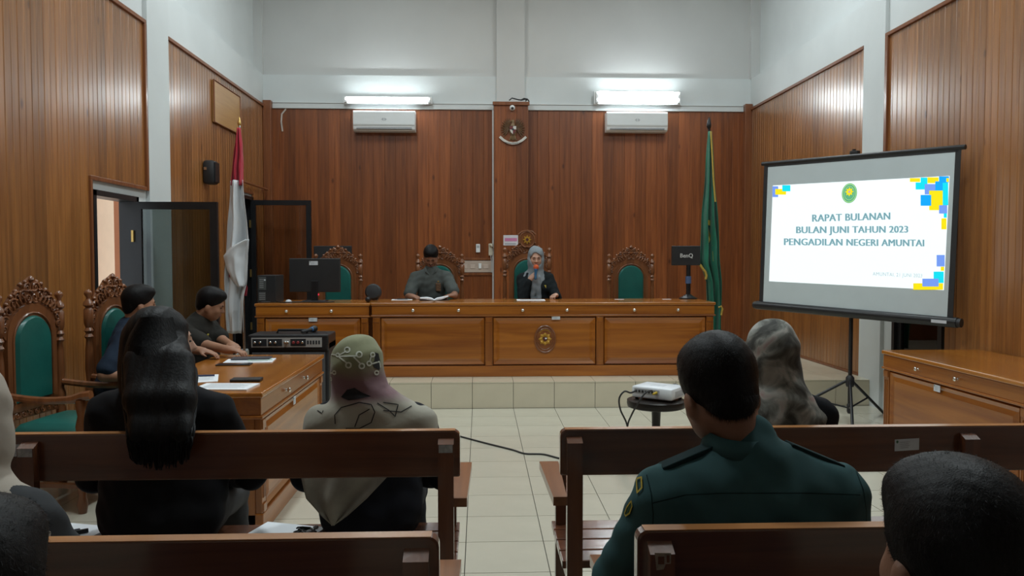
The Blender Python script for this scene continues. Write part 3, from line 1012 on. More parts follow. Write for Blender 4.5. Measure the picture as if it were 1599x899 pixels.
# national emblem: eagle with spread wings, shield and ribbon
M_EAGLE = mk('eagle_brown', (.11, .055, .022), .5, var=.25, vscale=30)
M_EAGLE2 = mk('eagle_light', (.20, .12, .05), .5, var=.2, vscale=30)
gc = at(801, 202, Y=PY - .05)
o = thing('wall_emblem', 'carved eagle emblem with shield and white ribbon on the wooden pilaster', 'emblem', (gc.x, PY - .018, gc.z))
for s in (-1, 1):
    wng = MB()
    for k in range(11):
        a = R(172 - k * 12.5)
        rr = .185 - .004 * k
        d = Vector((math.cos(a) * -1 if False else abs(math.cos(a)) * s if a > PI / 2 else -abs(math.cos(a)) * s * .2, 0, 0))
        # feathers fan out from the shoulder: from drooping to upright
        ang = R(-52 + k * 14)
        base = Vector((s * .045, -.012, .02))
        tip = base + Vector((s * math.cos(ang) * rr * .82, -.004, math.sin(ang) * rr))
        p = Vector((-(tip - base).z, 0, (tip - base).x)).normalized() * .012
        m0 = base.lerp(tip, .55)
        wng.add([base - p * .4, m0 - p + Vector((0, -.006, 0)), tip, m0 + p + Vector((0, -.006, 0)), base + p * .4, m0 + Vector((0, -.014, 0))], [(0, 1, 5), (1, 2, 5), (2, 3, 5), (3, 4, 5), (4, 0, 5), (0, 4, 3, 2, 1)])
    wng.build('wing', M_EAGLE, o)
bd = MB()
bd.lathe([(.004, -.13), (.03, -.10), (.052, -.03), (.05, .03), (.03, .075), (.022, .095), (.028, .115), (.022, .135), (.004, .145)], 14, Matrix.Scale(.5, 4, (0, 1, 0)))
bd.tube([(-.012, -.01, .118), (-.040, -.014, .110), (-.046, -.014, .100)], [.010, .007, .002], 6)
for s in (-1, 1):
    bd.tube([(s * .02, -.012, -.08), (s * .04, -.018, -.125), (s * .045, -.02, -.15)], .008, 6)
for k in range(7):
    a = R(-120 + k * 10)
    bd.tube([(0, -.008, -.06), (.10 * math.cos(R(-115 + k * 8)), -.01, -.05 + .095 * math.sin(R(-115 + k * 8)))], [.010, .006], 5)
bd.build('eagle_body', M_EAGLE2, o, True)
shp = [(-.045, .045), (.045, .045), (.048, 0), (.03, -.045), (0, -.072), (-.03, -.045), (-.048, 0)]
sh = MB()
sh.prism([(x * 1.1, z * 1.1) for x, z in shp], -.030, -.036, 'xz', 0)
M_CREAM = mk('cream_paint', (.62, .60, .55), .6, var=.05)
M_RED = mk('emblem_red', (.16, .03, .03), .6, var=.1)
sh.box((-.045, -.040, .0), (-.002, -.036, .045), 1); sh.box((.002, -.040, .0), (.045, -.036, .045), 2)
sh.prism([(-.044, -.004), (-.002, -.004), (-.002, -.066), (-.028, -.042)], -.040, -.036, 'xz', 2)
sh.prism([(.044, -.004), (.002, -.004), (.002, -.066), (.028, -.042)], -.040, -.036, 'xz', 1)
sh.prism([(.018 * math.cos(q), .018 * math.sin(q)) for q in [PI / 2 + 2 * PI * i / 5 for i in range(5)]], -.044, -.040, 'xz', 3)
sh.build('shield', [M_EAGLE, M_RED, M_CREAM, M_INK], o)
rb = MB()
pts = [(-.185, -.10), (-.13, -.15), (-.065, -.185), (0, -.195), (.065, -.185), (.13, -.15), (.185, -.10)]
for i in range(len(pts) - 1):
    (x0, z0), (x1, z1) = pts[i], pts[i + 1]
    yy = -.026 if 1 <= i <= 4 else -.018
    n_ = Vector((-(z1 - z0), x1 - x0)).normalized() * .017
    q = [(x0 - n_[0], z0 - n_[1]), (x1 - n_[0], z1 - n_[1]), (x1 + n_[0], z1 + n_[1]), (x0 + n_[0], z0 + n_[1])]
    rb.prism(q, yy, yy - .006, 'xz', 0)
tv, tf = text_mesh('BHINNEKA TUNGGAL IKA', .021, .0006)
bend = []
for v in tv:
    x = v.x * .95
    bend.append((x, -.0335 - v.z, -.203 + v.y + 1.3 * x * x))
rb.add(bend, tf, 1)
rb.build('ribbon', [M_CREAM, M_INK], o)
# dome camera above it
p = at(800, 168, Y=PY - .06)
o = thing('dome_camera', 'small white dome camera above the eagle emblem', 'camera', (p.x, PY - .018, p.z))
Mx = Matrix.Rotation(PI / 2, 4, 'X')
MB().lathe([(.038, 0), (.040, .02), (.036, .045), (.024, .065), (.004, .074)], 18, Mx).build('housing', M_WPLAST, o, True)
MB().lathe([(.018, .04), (.019, .066), (.013, .076), (.003, .080)], 14, T(0, 0, -.010) @ Mx).build('lens', M_BLACKP, o, True)
p = at(815, 159, Y=PY - .02)
cb = MB()
cb.tube([(p.x - .18, PY - .03, 3.668), (p.x - .14, PY - .035, 3.70), (p.x - .05, PY - .03, 3.678), (p.x, PY - .04, 3.672), (p.x + .04, PY - .035, 3.685), (p.x + .09, PY - .03, 3.675), (p.x + .1, PY - .01, 3.66)], .009)
cb.tube([(p.x - .02, PY - .03, 3.67), (p.x + .03, PY - .035, 3.695), (p.x + .08, PY - .03, 3.69), (p.x + .05, PY - .02, 3.66)], .010)
tag(cb.build('camera_cable', M_BLACKP, None, True), 'black cable bundled on the top edge of the wooden pilaster', 'cable')
# notice, conduit, sockets, remote, loose cable
p0, p1 = at(786, 367, Y=PY - .02), at(809, 383, Y=PY - .02)
o = MB().box((p0.x, PY - .022, p1.z), (p1.x, PY - .0175, p0.z)).build('wall_notice', mk('notice_white', (.70, .68, .72), .6, var=.03))
tag(o, 'white and pink notice sheet on the wooden pilaster', 'notice')
w_, h_ = p1.x - p0.x, p0.z - p1.z
MB().box((p0.x + .02, PY - .0232, p1.z + h_ * .40), (p1.x - .015, PY - .0221, p0.z - h_ * .28)).build('notice_band', mk('notice_pink', (.62, .22, .40), .6, var=.05), o)
MB().box((p0.x + .02, PY - .0232, p1.z + h_ * .10), (p1.x - .03, PY - .0221, p1.z + h_ * .2)).build('notice_band', MATS['print_grey'], o)
x = PX0 - .025
tag(bx('conduit', (x - .010, YB - .045, SZ), (x + .010, YB - .017, 3.555), M_WPLAST), 'thin white cable conduit running up beside the pilaster', 'conduit')
p0, p1 = at(743, 381, Y=YB - .02), at(750, 394, Y=YB - .02)
o = thing('remote_control', 'white remote control in a wall holder above the socket strip', 'remote', ((p0.x + p1.x) / 2, YB - .018, (p0.z + p1.z) / 2))
MB().box((-.030, -.026, -.06), (.030, 0, .06), 0, None, .006).build('remote_body', M_WPLAST, o)
MB().box((-.018, -.0275, .005), (.018, -.025, .040)).build('remote_display', MATS['logo_grey'], o)
p0, p1 = at(764, 379, Y=YB - .02), at(771, 399, Y=YB - .02)
o = thing('power_strip', 'cream power socket with a plug hanging beside the conduit', 'socket', ((p0.x + p1.x) / 2 - .01, YB - .018, (p0.z + p1.z) / 2))
MB().box((-.032, -.035, -.09), (.032, 0, .08), 0, None, .006).build('socket_body', mk('cream_plastic', (.66, .60, .48), .5, var=.05), o)
MB().tube([(0, -.03, .06), (0, -.075, .065), (.02, -.08, .04)], [.022, .020, .008], 8).build('plug', MATS['cream_plastic'], o, True)
MB().tube([(.0, -.03, -.085), (.01, -.03, -.2), (.008, -.025, -.33)], .005, 6).build('lead', M_WPLAST, o, True)
p0, p1 = at(718, 407, Y=YB - .03), at(769, 425, Y=YB - .03)
o = thing('socket_strip', 'beige wall socket plate with a lit switch behind the reading man', 'socket', ((p0.x + p1.x) / 2, YB - .018, (p0.z + p1.z) / 2))
w_, h_ = (p1.x - p0.x) / 2, (p0.z - p1.z) / 2
MB().box((-w_, -.016, -h_), (w_, 0, h_), 0, None, .004).build('socket_plate', mk('beige_plate', (.50, .40, .33), .5, var=.08), o)
for k in (-.16, -.05, .14):
    MB().box((k - .035, -.022, -.03), (k + .035, -.015, .03), 0, None, .003).build('socket', mk('beige_socket', (.58, .47, .40), .5, var=.05), o)
MB().box((.035, -.03, -.03), (.075, -.015, .045), 0, None, .004).build('switch', M_WPLAST, o)
p = [at(441, 170, Y=YB - .03), at(440, 178, Y=YB - .03), at(439, 190, Y=YB - .03), at(441, 205, Y=YB - .03)]
p[0].x += .05
tag(MB().tube(p, .012, 6).build('loose_cable', mk('old_cable', (.55, .50, .45), .6, var=.2), None, True), 'short loose cable end hanging below the cornice by the corner post', 'cable')
# wall speaker and board on the left wall
o = thing('wall_speaker', 'small black wall speaker on the boarded wall above the open door', 'speaker', (XL + .018, 8.80, 2.40))
MB().box((0, -.09, -.13), (.13, .09, .13), 0, None, .035).build('speaker_body', M_BLACKP, o, True)
MB().box((.125, -.07, -.11), (.137, .07, .11), 0, None, .005).build('grille', M_BLACK, o)
MB().box((.02, -.095, .02), (.05, -.088, .05)).build('bracket', M_CHROME, o)
o = thing('wooden_board', 'plain light plywood board fixed high on the boarded wall', 'board', (XL + .022, 0, 0))
MB().box((0, 9.06, 3.00), (.02, 10.02, 3.47), 0, None, .003).build('board_panel', wood('plywood', (.42, .22, .075), (.50, .28, .10), 'y', .4, .3, 0, knots=False), o)
MB().tube([(.02, 9.06, 3.0), (.02, 10.02, 3.0), (.02, 10.02, 3.47), (.02, 9.06, 3.47)], .010, 4, 0, True).build('board_edge', M_FRAME, o)

# ================================================================== flags
def pleat_sheet(rows, pleats, amp, nu=64, ph=0.0):
    """hanging cloth: rows of (z, x_left, x_right, depth); folds give it depth"""
    vs, fs = [], []
    for j, (z, xl, xr, d) in enumerate(rows):
        for i in range(nu + 1):
            u = i / nu
            f = math.sin(u * pleats * 2 * PI + ph + .35 * math.sin(j * .45))
            f2 = math.sin(u * pleats * 4.3 * PI + 1.3 + j * .13)
            vs.append((xl + (xr - xl) * (u + .02 * f2 * (1 - abs(2 * u - 1))), d * (amp * f + amp * .25 * f2) , z))
    for j in range(len(rows) - 1):
        for i in range(nu):
            a = j * (nu + 1) + i
            fs.append((a, a + 1, a + nu + 2, a + nu + 1))
    return vs, fs
def interp(keys, n):
    zs = np.linspace(keys[0][0], keys[-1][0], n)
    ks = np.array(keys)
    order = np.argsort(ks[:, 0])
    return [tuple([z] + [float(np.interp(z, ks[order, 0], ks[order, c])) for c in range(1, ks.shape[1])]) for z in zs]
def flag_mesh(vs, fs, name, mats, parent, th=.003, facemat=None):
    me = bpy.data.meshes.new(name)
    me.from_pydata(vs, [], fs)
    for m in mats:
        me.materials.append(m)
    if facemat:
        for p in me.polygons:
            p.material_index = facemat(p.center)
    me.polygons.foreach_set('use_smooth', [True] * len(me.polygons))
    ob = link(name, me, parent)
    sm = ob.modifiers.new('thick', 'SOLIDIFY')
    sm.thickness = th
    return ob
def px_rows(Y, rows):
    out = []
    for py, xl, xr, d in rows:
        a, b = at(xl, py, Y=Y), at(xr, py, Y=Y)
        out.append((a.z, a.x, b.x, d))
    return out
M_FRED = mk('flag_red', (.42, .012, .035), .75, var=.08, sheen=.2)
M_FWHITE = mk('flag_white', (.68, .71, .73), .8, var=.03, sheen=.2)
M_FGREEN = mk('flag_green', (.006, .150, .085), .7, var=.12, sheen=.2)
FY = 8.85
base = at(381, 545, Y=FY)
top = at(373, 196, Y=FY)
fx = base.x
o = thing('national_flag', 'red and white flag hanging from a pole beside the glass doors', 'flag', (fx, FY, SZ))
def loc_rows(rows, ox, oy, oz):
    return [(z - oz, xl - ox, xr - ox, d) for z, xl, xr, d in rows]
dx = top.x - fx
MB().tube([(0, .02, 0), (dx, .02, top.z - SZ + .02)], .013, 10).build('flag_pole', M_CHROME, o, True)
MB().lathe([(.15, 0), (.15, .03), (.05, .06), (.02, .12)], 20, T(0, .02, 0)).build('pole_base', M_BLACK, o, True)
MB().lathe([(.012, 0), (.022, .02), (.016, .05), (.004, .10)], 10, T(dx, .02, top.z - SZ)).build('finial', M_GOLD, o, True)
# rear fall: red, then the white fold over it
rr = px_rows(FY, [(200, 371, 376, .3), (225, 368, 379, .6), (260, 364, 380, .9), (290, 362, 380, .9)])
vs, fs = pleat_sheet(interp(loc_rows(rr, fx, FY, SZ), 26), 2.2, .035)
flag_mesh([(x, y - .03, z) for x, y, z in vs], fs, 'red_cloth', [M_FRED], o)
rr = px_rows(FY, [(282, 359.5, 383.5, 1), (300, 359, 385, 1), (340, 357, 389, 1.1), (378, 354, 393, 1.2), (400, 353, 391, 1.2), (440, 352, 389, 1.1), (462, 352, 384, 1), (490, 353, 382, .9), (520, 356, 380, .8)])
vs, fs = pleat_sheet(interp(loc_rows(rr, fx, FY, SZ), 40), 1.6, .05, ph=.6)
flag_mesh([(x, y - .045, z) for x, y, z in vs], fs, 'white_cloth', [M_FWHITE], o)
# the corner folded forward
rr = px_rows(FY, [(374, 388, 394, .5), (385, 365, 393, .9), (400, 353, 392, 1), (420, 359, 391, 1), (438, 369, 390, .8), (447, 376, 386, .5)])
vs, fs = pleat_sheet(interp(loc_rows(rr, fx, FY, SZ), 24), 1.1, .03, ph=2.0)
flag_mesh([(x, y - .125, z) for x, y, z in vs], fs, 'white_fold', [M_FWHITE], o)
rr = px_rows(FY, [(395, 352, 360, .6), (430, 352, 368, .8), (446, 354, 386, .9), (462, 356, 385, .8)])
vs, fs = pleat_sheet(interp(loc_rows(rr, fx, FY, SZ), 16), 1.4, .02, ph=1.0)
flag_mesh([(x, y + .02, z) for x, y, z in vs], fs, 'red_fold', [M_FRED], o)

GY = 9.15
base, top = at(1122, 545, Y=GY), at(1109, 196, Y=GY)
gx = base.x
o = thing('institution_flag', 'green flag with gold fringe and gold emblem hanging beside the long desk', 'flag', (gx, GY, SZ))
dx = top.x - gx
MB().tube([(0, .05, 0), (dx, .05, top.z - SZ)], .014, 10).build('flag_pole', M_BLACK, o, True)
MB().lathe([(.16, 0), (.16, .03), (.05, .06), (.02, .12)], 20, T(0, .05, 0)).build('pole_base', M_BLACK, o, True)
MB().lathe([(.014, 0), (.026, .02), (.028, .05), (.018, .10), (.003, .14)], 10, T(dx, .05, top.z - SZ - .03)).build('finial', M_BLACK, o, True)
rr = px_rows(GY, [(205, 1106, 1112, .3), (235, 1104, 1114, .6), (280, 1101, 1117, .9), (330, 1097, 1120, 1), (380, 1094, 1124, 1.1), (412, 1093, 1125, 1.1), (425, 1099, 1126, 1.1), (440, 1104, 1127, 1), (480, 1105, 1128, 1), (520, 1106, 1127, .9), (545, 1107, 1126, .8)])
rows = interp(loc_rows(rr, gx, GY, SZ), 46)
vs, fs = pleat_sheet(rows, 2.4, .055, ph=.4)
gf = flag_mesh(vs, fs, 'green_cloth', [M_FGREEN], o)
bv = BVHTree.FromPolygons([Vector(v) + Vector((gx, GY, SZ)) for v in vs], fs)
def draped_strip(bvh, pts, r, off, flat=.35, closed=False):
    """thin band lying on a surface, found by looking from the seats"""
    out = []
    for px, py in pts:
        d = ray(px, py).normalized()
        h = bvh.ray_cast(EYE, d)
        if h[0] is None:
            continue
        out.append(h[0] - d * off)
    return out
M_FRINGE = mk('gold_fringe', (.50, .34, .06), .6, var=.3, vscale=120)
def wpath(pts, Y):
    return [at(px, py, Y=Y) - Vector((gx, GY, SZ)) for px, py in pts]
for pth, r_ in (([(1110, 205), (1112, 240), (1114, 280), (1117, 315)], .010), ([(1093, 413), (1097, 419), (1101, 424), (1103, 430), (1102, 436)], .014), ([(1122, 480), (1126, 478), (1128, 482), (1126, 492)], .012)):
    MB().tube(wpath(pth, GY - .06), r_, 6).build('gold_fringe', M_FRINGE, gf, True)
gm = MB()
for pts in ([(1105, 343), (1109, 344), (1109, 352), (1105, 351)], [(1106, 356), (1110, 370), (1113, 384), (1107, 378)], [(1108, 388), (1113, 392), (1114, 408), (1109, 401)], [(1106, 366), (1109, 374), (1106, 382)]):
    q = [h for h in draped_strip(bv, pts, 0, .006)]
    if len(q) >= 3:
        q = [p - Vector((gx, GY, SZ)) for p in q]
        b_ = [p + Vector((0, .004, 0)) for p in q]
        n = len(q)
        gm.add(q + b_, [tuple(range(n)), tuple(range(2 * n - 1, n - 1, -1))] + [(i, (i + 1) % n, n + (i + 1) % n, n + i) for i in range(n)])
gm.build('gold_emblem', mk('gold_thread', (.55, .42, .06), .6, var=.2, vscale=80), gf)

# ================================================================== projection screen
SC = Vector((3.247, 6.80, 1.673))
sy, sro, sti = 0.992, -0.0253, -0.0042
u_ = Vector((math.cos(sy), -math.sin(sy), 0))
n_ = Vector((-math.sin(sy), -math.cos(sy), 0))
v_ = Vector((0, 0, 1)) * math.cos(sti) + n_ * math.sin(sti)
U = u_ * math.cos(sro) + v_ * math.sin(sro)
V = v_ * math.cos(sro) - u_ * math.sin(sro)
NN = U.cross(V)                                # towards the seats
SW, SH = 1.785, 1.329
pole = SC - NN * .055
scr = thing('projection_screen', 'tripod projection screen showing a slide of meeting text', 'projection screen', (pole.x, pole.y, 0))
SM = T(-pole.x, -pole.y, 0) @ Matrix((U, V, NN)).transposed().to_4x4().copy()
SM = T(SC.x - pole.x, SC.y - pole.y, SC.z) @ Matrix((U, V, NN)).transposed().to_4x4()
MB().box((-SW / 2, -SH / 2, -.002), (SW / 2, SH / 2, 0)).build('screen_fabric', mk('screen_fabric', (.58, .66, .68), .8, var=.02), scr, M=SM)
bd = MB()
for s in (-1, 1):
    bd.box((s * SW / 2 - .022, -SH / 2, -.003), (s * SW / 2 + .022, SH / 2, .0012))
bd.box((-SW / 2, SH / 2 - .02, -.003), (SW / 2, SH / 2 + .02, .0012))
bd.build('black_border', M_BLACKP, scr, M=SM)
MB().tube([(-SW / 2 - .05, SH / 2 + .015, -.008), (SW / 2 + .05, SH / 2 + .015, -.008)], .020, 12).build('top_bar', M_BLACK, scr, True, SM)
MB().box((-.03, SH / 2 + .02, -.045), (.05, SH / 2 + .065, .0), 0, None, .008).build('hanger', M_BLACK, scr, M=SM)
cs = MB()
cs.tube([(-SW / 2 - .055, -SH / 2 - .03, -.01), (SW / 2 + .055, -SH / 2 - .03, -.01)], .042, 14)
cs.build('roller_case', M_BLACK, scr, True, SM)
for s in (-1, 1):
    MB().tube([(s * (SW / 2 + .05), -SH / 2 - .03, -.01), (s * (SW / 2 + .085), -SH / 2 - .03, -.01)], .036, 12).build('end_cap', M_BLACKP, scr, True, SM)
MB().box((SW / 2 - .13, -SH / 2 - .042, .028), (SW / 2 - .01, -SH / 2 - .018, .034)).build('maker_label', M_STICK, scr, M=SM)
MB().tube([(0, 0, .10), (0, 0, 2.42)], .017, 12).build('pole', M_BLACK, scr, True)
MB().lathe([(.03, .32), (.036, .34), (.036, .40), (.022, .42)], 14).build('leg_hub', M_BLACKP, scr, True)
for a in (35, 155, 247):
    d = Vector((math.cos(R(a)), math.sin(R(a)), 0))
    lg = MB()
    lg.tube([d * .03 + Vector((0, 0, .37)), d * .60 + Vector((0, 0, .012))], .013, 8)
    lg.tube([Vector((0, 0, .13)) + d * .015, d * .32 + Vector((0, 0, .19))], .008, 6)
    lg.build('tripod_leg', M_BLACK, scr, True)
MB().lathe([(.016, .08), (.024, .10), (.024, .16), (.016, .17)], 12).build('lower_collar', M_BLACKP, scr, True)
# slide thrown on the fabric: every pixel of the photograph brought back onto the screen's own plane
def on_screen(px, py):
    d = ray(px, py)
    k = (SC - EYE).dot(NN) / d.dot(NN)
    q = EYE + d * k - SC
    return q.dot(U), q.dot(V)
def emis(name, col, st):
    return mk(name, tuple(c * .35 for c in col), .8, emit=col, estr=st)
M_SLIDE = emis('slide_light', (.90, .985, 1.0), .92)
quad = [on_screen(1207, 289.5), on_screen(1483, 274.5), on_screen(1474, 453), on_screen(1201, 439)]
slide = MB().add([(x, y, .0012) for x, y in quad], [(3, 2, 1, 0)]).build('slide', M_SLIDE, scr, M=SM)
S4 = 1419 / 300
def c4(x, y):
    return (1190 + x / S4, 270 + y / S4)
blocks = [('p', 78, 98, 120, 178), ('y', 98, 118, 178, 160), ('c', 150, 90, 210, 135),
          ('y', 1092, 38, 1168, 66), ('c', 1172, 34, 1222, 72), ('c', 1135, 70, 1222, 122), ('y', 1222, 32, 1305, 75), ('p', 1202, 82, 1280, 158), ('b', 1280, 62, 1372, 152), ('b', 1308, 25, 1382, 70), ('c', 1335, 72, 1376, 238), ('y', 1362, 38, 1381, 66), ('y', 1235, 130, 1335, 275), ('b', 1172, 162, 1250, 242), ('p', 1308, 238, 1368, 300), ('c', 1343, 298, 1366, 330), ('y', 1325, 335, 1363, 416),
          ('p', 1290, 605, 1350, 690), ('y', 1320, 692, 1346, 722), ('c', 1268, 728, 1343, 812), ('y', 1118, 814, 1338, 862), ('p', 1185, 780, 1305, 838)]
M_BLK = [emis('slide_violet', (.17, .32, .86), .9), emis('slide_yellow', (.92, .76, .0), .9), emis('slide_cyan', (.0, .72, .87), .9), emis('slide_blue', (.0, .38, .95), .9)]
MI = {'p': 0, 'y': 1, 'c': 2, 'b': 3}
for i, (k, x0, y0, x1, y1) in enumerate(blocks):
    z = .0016 + i * .00005
    P = [on_screen(*c4(x, y)) for x, y in ((x0, y1), (x1, y1), (x1, y0), (x0, y0))]
    MB().add([(x, y, z) for x, y in P], [(0, 1, 2, 3)]).build('slide_block', M_BLK[MI[k]], slide)
def slide_text(body, pl, pr, ybl, ybr, hpx, mat, off):
    """lettering set between two photo points along its base line"""
    tv, tf = text_mesh(body, 1.0, 0, off, 'LEFT', 1.05)
    xs = [v.x for v in tv]
    xa, xb = min(xs), max(xs)
    ht = max(v.y for v in tv)
    out = []
    for v in tv:
        t = (v.x - xa) / (xb - xa)
        x, y = on_screen(pl + (pr - pl) * t, ybl + (ybr - ybl) * t - hpx * v.y / ht)
        out.append((x, y, .003))
    return out, tf
M_STEXT = emis('slide_text', (.20, .37, .42), .9)
M_SDATE = emis('slide_date', (.36, .48, .52), .95)
for body, pl, pr, yl, yr, h_ in (('RAPAT BULANAN', 1269, 1390, 346, 342.5, 11), ('BULAN JUNI TAHUN 2023', 1244, 1418, 364, 363, 10.5), ('PENGADILAN NEGERI AMUNTAI', 1225, 1443, 382.5, 384.5, 10.5)):
    tx = MB()
    for dx_ in (-.7, -.25, .25, .7):          # heavy strokes
        tx.add(*slide_text(body, pl + dx_, pr + dx_, yl, yr, h_, M_STEXT, 0))
    tag(tx.build('slide_text', M_STEXT, slide), kind='stuff')
tag(MB().add(*slide_text('AMUNTAI, 21 JUNI 2023', 1363, 1440.5, 430, 433, 5.5, M_SDATE, .0)).build('slide_text', M_SDATE, slide), kind='stuff')
em = MB()
ex, ey = on_screen(1326.5, 301.5)
def oval(rx, ry, z, mi, n=32):
    em.add([(ex + rx * math.cos(2 * PI * k / n), ey + ry * math.sin(2 * PI * k / n), z) for k in range(n)], [tuple(range(n))], mi)
sx_ = abs(on_screen(1338.5, 301.5)[0] - on_screen(1314.5, 301.5)[0]) / 2
sy_ = abs(on_screen(1326.5, 286)[1] - on_screen(1326.5, 317)[1]) / 2
oval(sx_, sy_, .0022, 0); oval(sx_ * .92, sy_ * .94, .0024, 1); oval(sx_ * .84, sy_ * .87, .0026, 0); oval(sx_ * .66, sy_ * .70, .0028, 1); oval(sx_ * .62, sy_ * .66, .0030, 0)
em.add([(ex + x, ey + .012 + z, .0034) for x, z in star(sx_ * .56, sx_ * .34)], [tuple(range(16))], 2)
em.add([(ex + x, ey + .012 + z, .0037) for x, z in star(sx_ * .17, sx_ * .15)], [tuple(range(16))], 3)
em.build('slide_emblem', [emis('slide_green', (.10, .42, .22), .9), emis('slide_lime', (.45, .72, .25), .9), MATS['slide_yellow'], emis('slide_rose', (.55, .42, .40), .9)], slide)

# ================================================================== stool and projector
st = at(1024, 728, Y=5.30)
o = thing('round_stool', 'small round black stool under the white projector', 'stool', (st.x, 5.30, 0))
MB().lathe([(.175, .445), (.195, .452), (.20, .475), (.198, .495), (.185, .50)], 36).build('stool_top', mk('stool_lacquer', (.012, .009, .008), .35, spec=.3, var=.2), o, True)
MB().lathe([(.05, .44), (.032, .42), (.028, .30), (.022, .26), (.034, .24), (.022, .22), (.03, .14), (.05, .10), (.03, .07)], 16, T(0, 0, .005)).build('column', MATS['stool_lacquer'], o, True)
for k in range(4):
    a = R(190 + 90 * k)
    d = Vector((math.cos(a), math.sin(a), 0))
    MB().tube([d * .02 + Vector((0, 0, .13)), d * .14 + Vector((0, 0, .11)), d * .22 + Vector((0, 0, .05)), d * .255 + Vector((0, 0, .018))], [.018, .017, .015, .019], 8).build('stool_foot', MATS['stool_lacquer'], o, True)
PJZ = .50
pa = R(-38)
o = thing('projector', 'white projector with cables standing on the round black stool', 'projector', (st.x + .02, 5.32, PJZ), pa)
MB().box((-.15, -.115, .012), (.15, .115, .092), 0, None, .016).build('casing', mk('projector_white', (.78, .82, .86), .35, var=.03), o, True)
for x in (-.12, .12):
    for y in (-.09, .09):
        MB().lathe([(.012, 0), (.012, .016)], 8, T(x, y, 0)).build('foot', M_BLACKP, o)
pp = MB()
pp.box((-.125, -.118, .045), (.06, -.1145, .078), 0)
for k in range(7):
    pp.box((-.118 + k * .024, -.1205, .052), (-.103 + k * .024, -.1175, .068), 1)
pp.build('connector_panel', [MATS['logo_grey'], M_BLACKP], o)
vv = MB()
for k in range(6):
    vv.box((.149, -.06 + k * .022, .03), (.1515, -.048 + k * .022, .07))
vv.build('side_vent', MATS['logo_grey'], o)
MB().box((-.05, -.03, .0915), (.05, .03, .0935), 0, None, .0005).build('control_pad', mk('pad_grey', (.62, .66, .70), .4, var=.05), o)
MB().tube([(.04, -.117, .06), (.03, -.15, .055)], [.010, .007], 8).build('video_plug', mk('plug_yellow', (.55, .38, .02), .5, var=.05), o, True)
MB().lathe([(.035, 0), (.04, .012), (.03, .02)], 20, T(.07, .112, .055) @ Matrix.Rotation(-PI / 2, 4, 'X')).build('lens', M_BLACK, o, True)
def cable(name, label, pts, r=.006):
    # smooth the way-points
    P = [Vector(p) for p in pts]
    out = []
    for i in range(len(P) - 1):
        p0, p1, p2, p3 = P[max(i - 1, 0)], P[i], P[i + 1], P[min(i + 2, len(P) - 1)]
        for k in range(6):
            t = k / 6
            out.append(.5 * ((2 * p1) + (p2 - p0) * t + (2 * p0 - 5 * p1 + 4 * p2 - p3) * t * t + (3 * p1 - p0 - 3 * p2 + p3) * t ** 3))
    out.append(P[-1])
    return tag(MB().tube(out, r, 8).build(name, M_BLACKP, None, True), label, 'cable')
Y_ = 5.18
cable('power_cable', 'black cable looping from the left of the projector down to the floor', [at(994, 609, Y=Y_), at(985, 613, Y=Y_ - .02), at(975, 611, Y=Y_ - .04), at(967, 622, Y=Y_ - .05), at(969, 640, Y=Y_ - .05), at(979, 663, Y=Y_ - .04), at(979, 690, Y=Y_ - .02), at(972, 712, Z=.03), at(950, 722, Z=.008), at(900, 716, Z=.008)])
cable('video_cable', 'black cable with yellow plug hanging in front of the round stool', [at(1018, 610, Y=Y_ - .07), at(1008, 613, Y=Y_ - .10), at(996, 630, Y=Y_ - .11), at(986, 648, Y=Y_ - .08), at(980, 665, Y=Y_ - .05), at(981, 690, Y=Y_ - .03), at(976, 714, Z=.03), at(962, 728, Z=.008), at(930, 722, Z=.008)])
cable('floor_cable', 'long black cable lying across the floor tiles between the tables', [(-1.05, 6.35, .007), (-.8, 6.5, .007), at(690, 674, Z=.007), at(722, 682, Z=.007), at(760, 692, Z=.007), at(800, 702, Z=.007), at(820, 708, Z=.007), at(848, 709, Z=.007), at(872, 715, Z=.007), at(905, 722, Z=.007), at(940, 716, Z=.007)], .0065)

# ================================================================== things on the platform
def sheet(name, label, loc, rz, w_, h_, th=.004, cat='paper', mat=M_PAPER, lines=True, tilt=0):
    o = thing(name, label, cat, loc, rz)
    MB().box((-w_ / 2, -h_ / 2, 0), (w_ / 2, h_ / 2, th)).build('paper_stack', mat, o)
    if lines:
        ln = MB()
        for k in range(9):
            ln.box((-w_ * .38, h_ * (.36 - .08 * k), th - .0002), (w_ * (.38 - .1 * (k % 3 == 2)), h_ * (.375 - .08 * k), th + .0004))
        ln.build('printed_lines', MATS['print_grey'], o)
    return o
DZ = SZ + .755
# monitor on the short desk (we see its back)
TZ = SZ + .748
mx_ = at(492, 440, Y=8.35)
o = thing('computer_monitor', 'black computer monitor with a white sticker seen from behind on the short desk', 'monitor', (mx_.x, 8.35, TZ))
MB().box((-.265, -.02, .10), (.265, .025, .455), 0, None, .008).build('monitor_shell', M_BLACKP, o)
MB().box((-.035, -.035, .015), (.035, -.015, .22), 0, None, .004).build('stand_neck', M_BLACK, o)
MB().box((-.12, -.10, 0), (.12, .09, .014), 0, None, .005).build('stand_foot', M_BLACK, o)
sticker(o, (-.01, -.0205, .405), .09, .042, (1, 0, 0), (0, 0, 1))
MB().box((.02, -.028, .065), (.045, -.02, .085)).build('power_light', mk('led_red', (.5, .02, .05), .4, emit=(1, .05, .1), estr=.6), o)
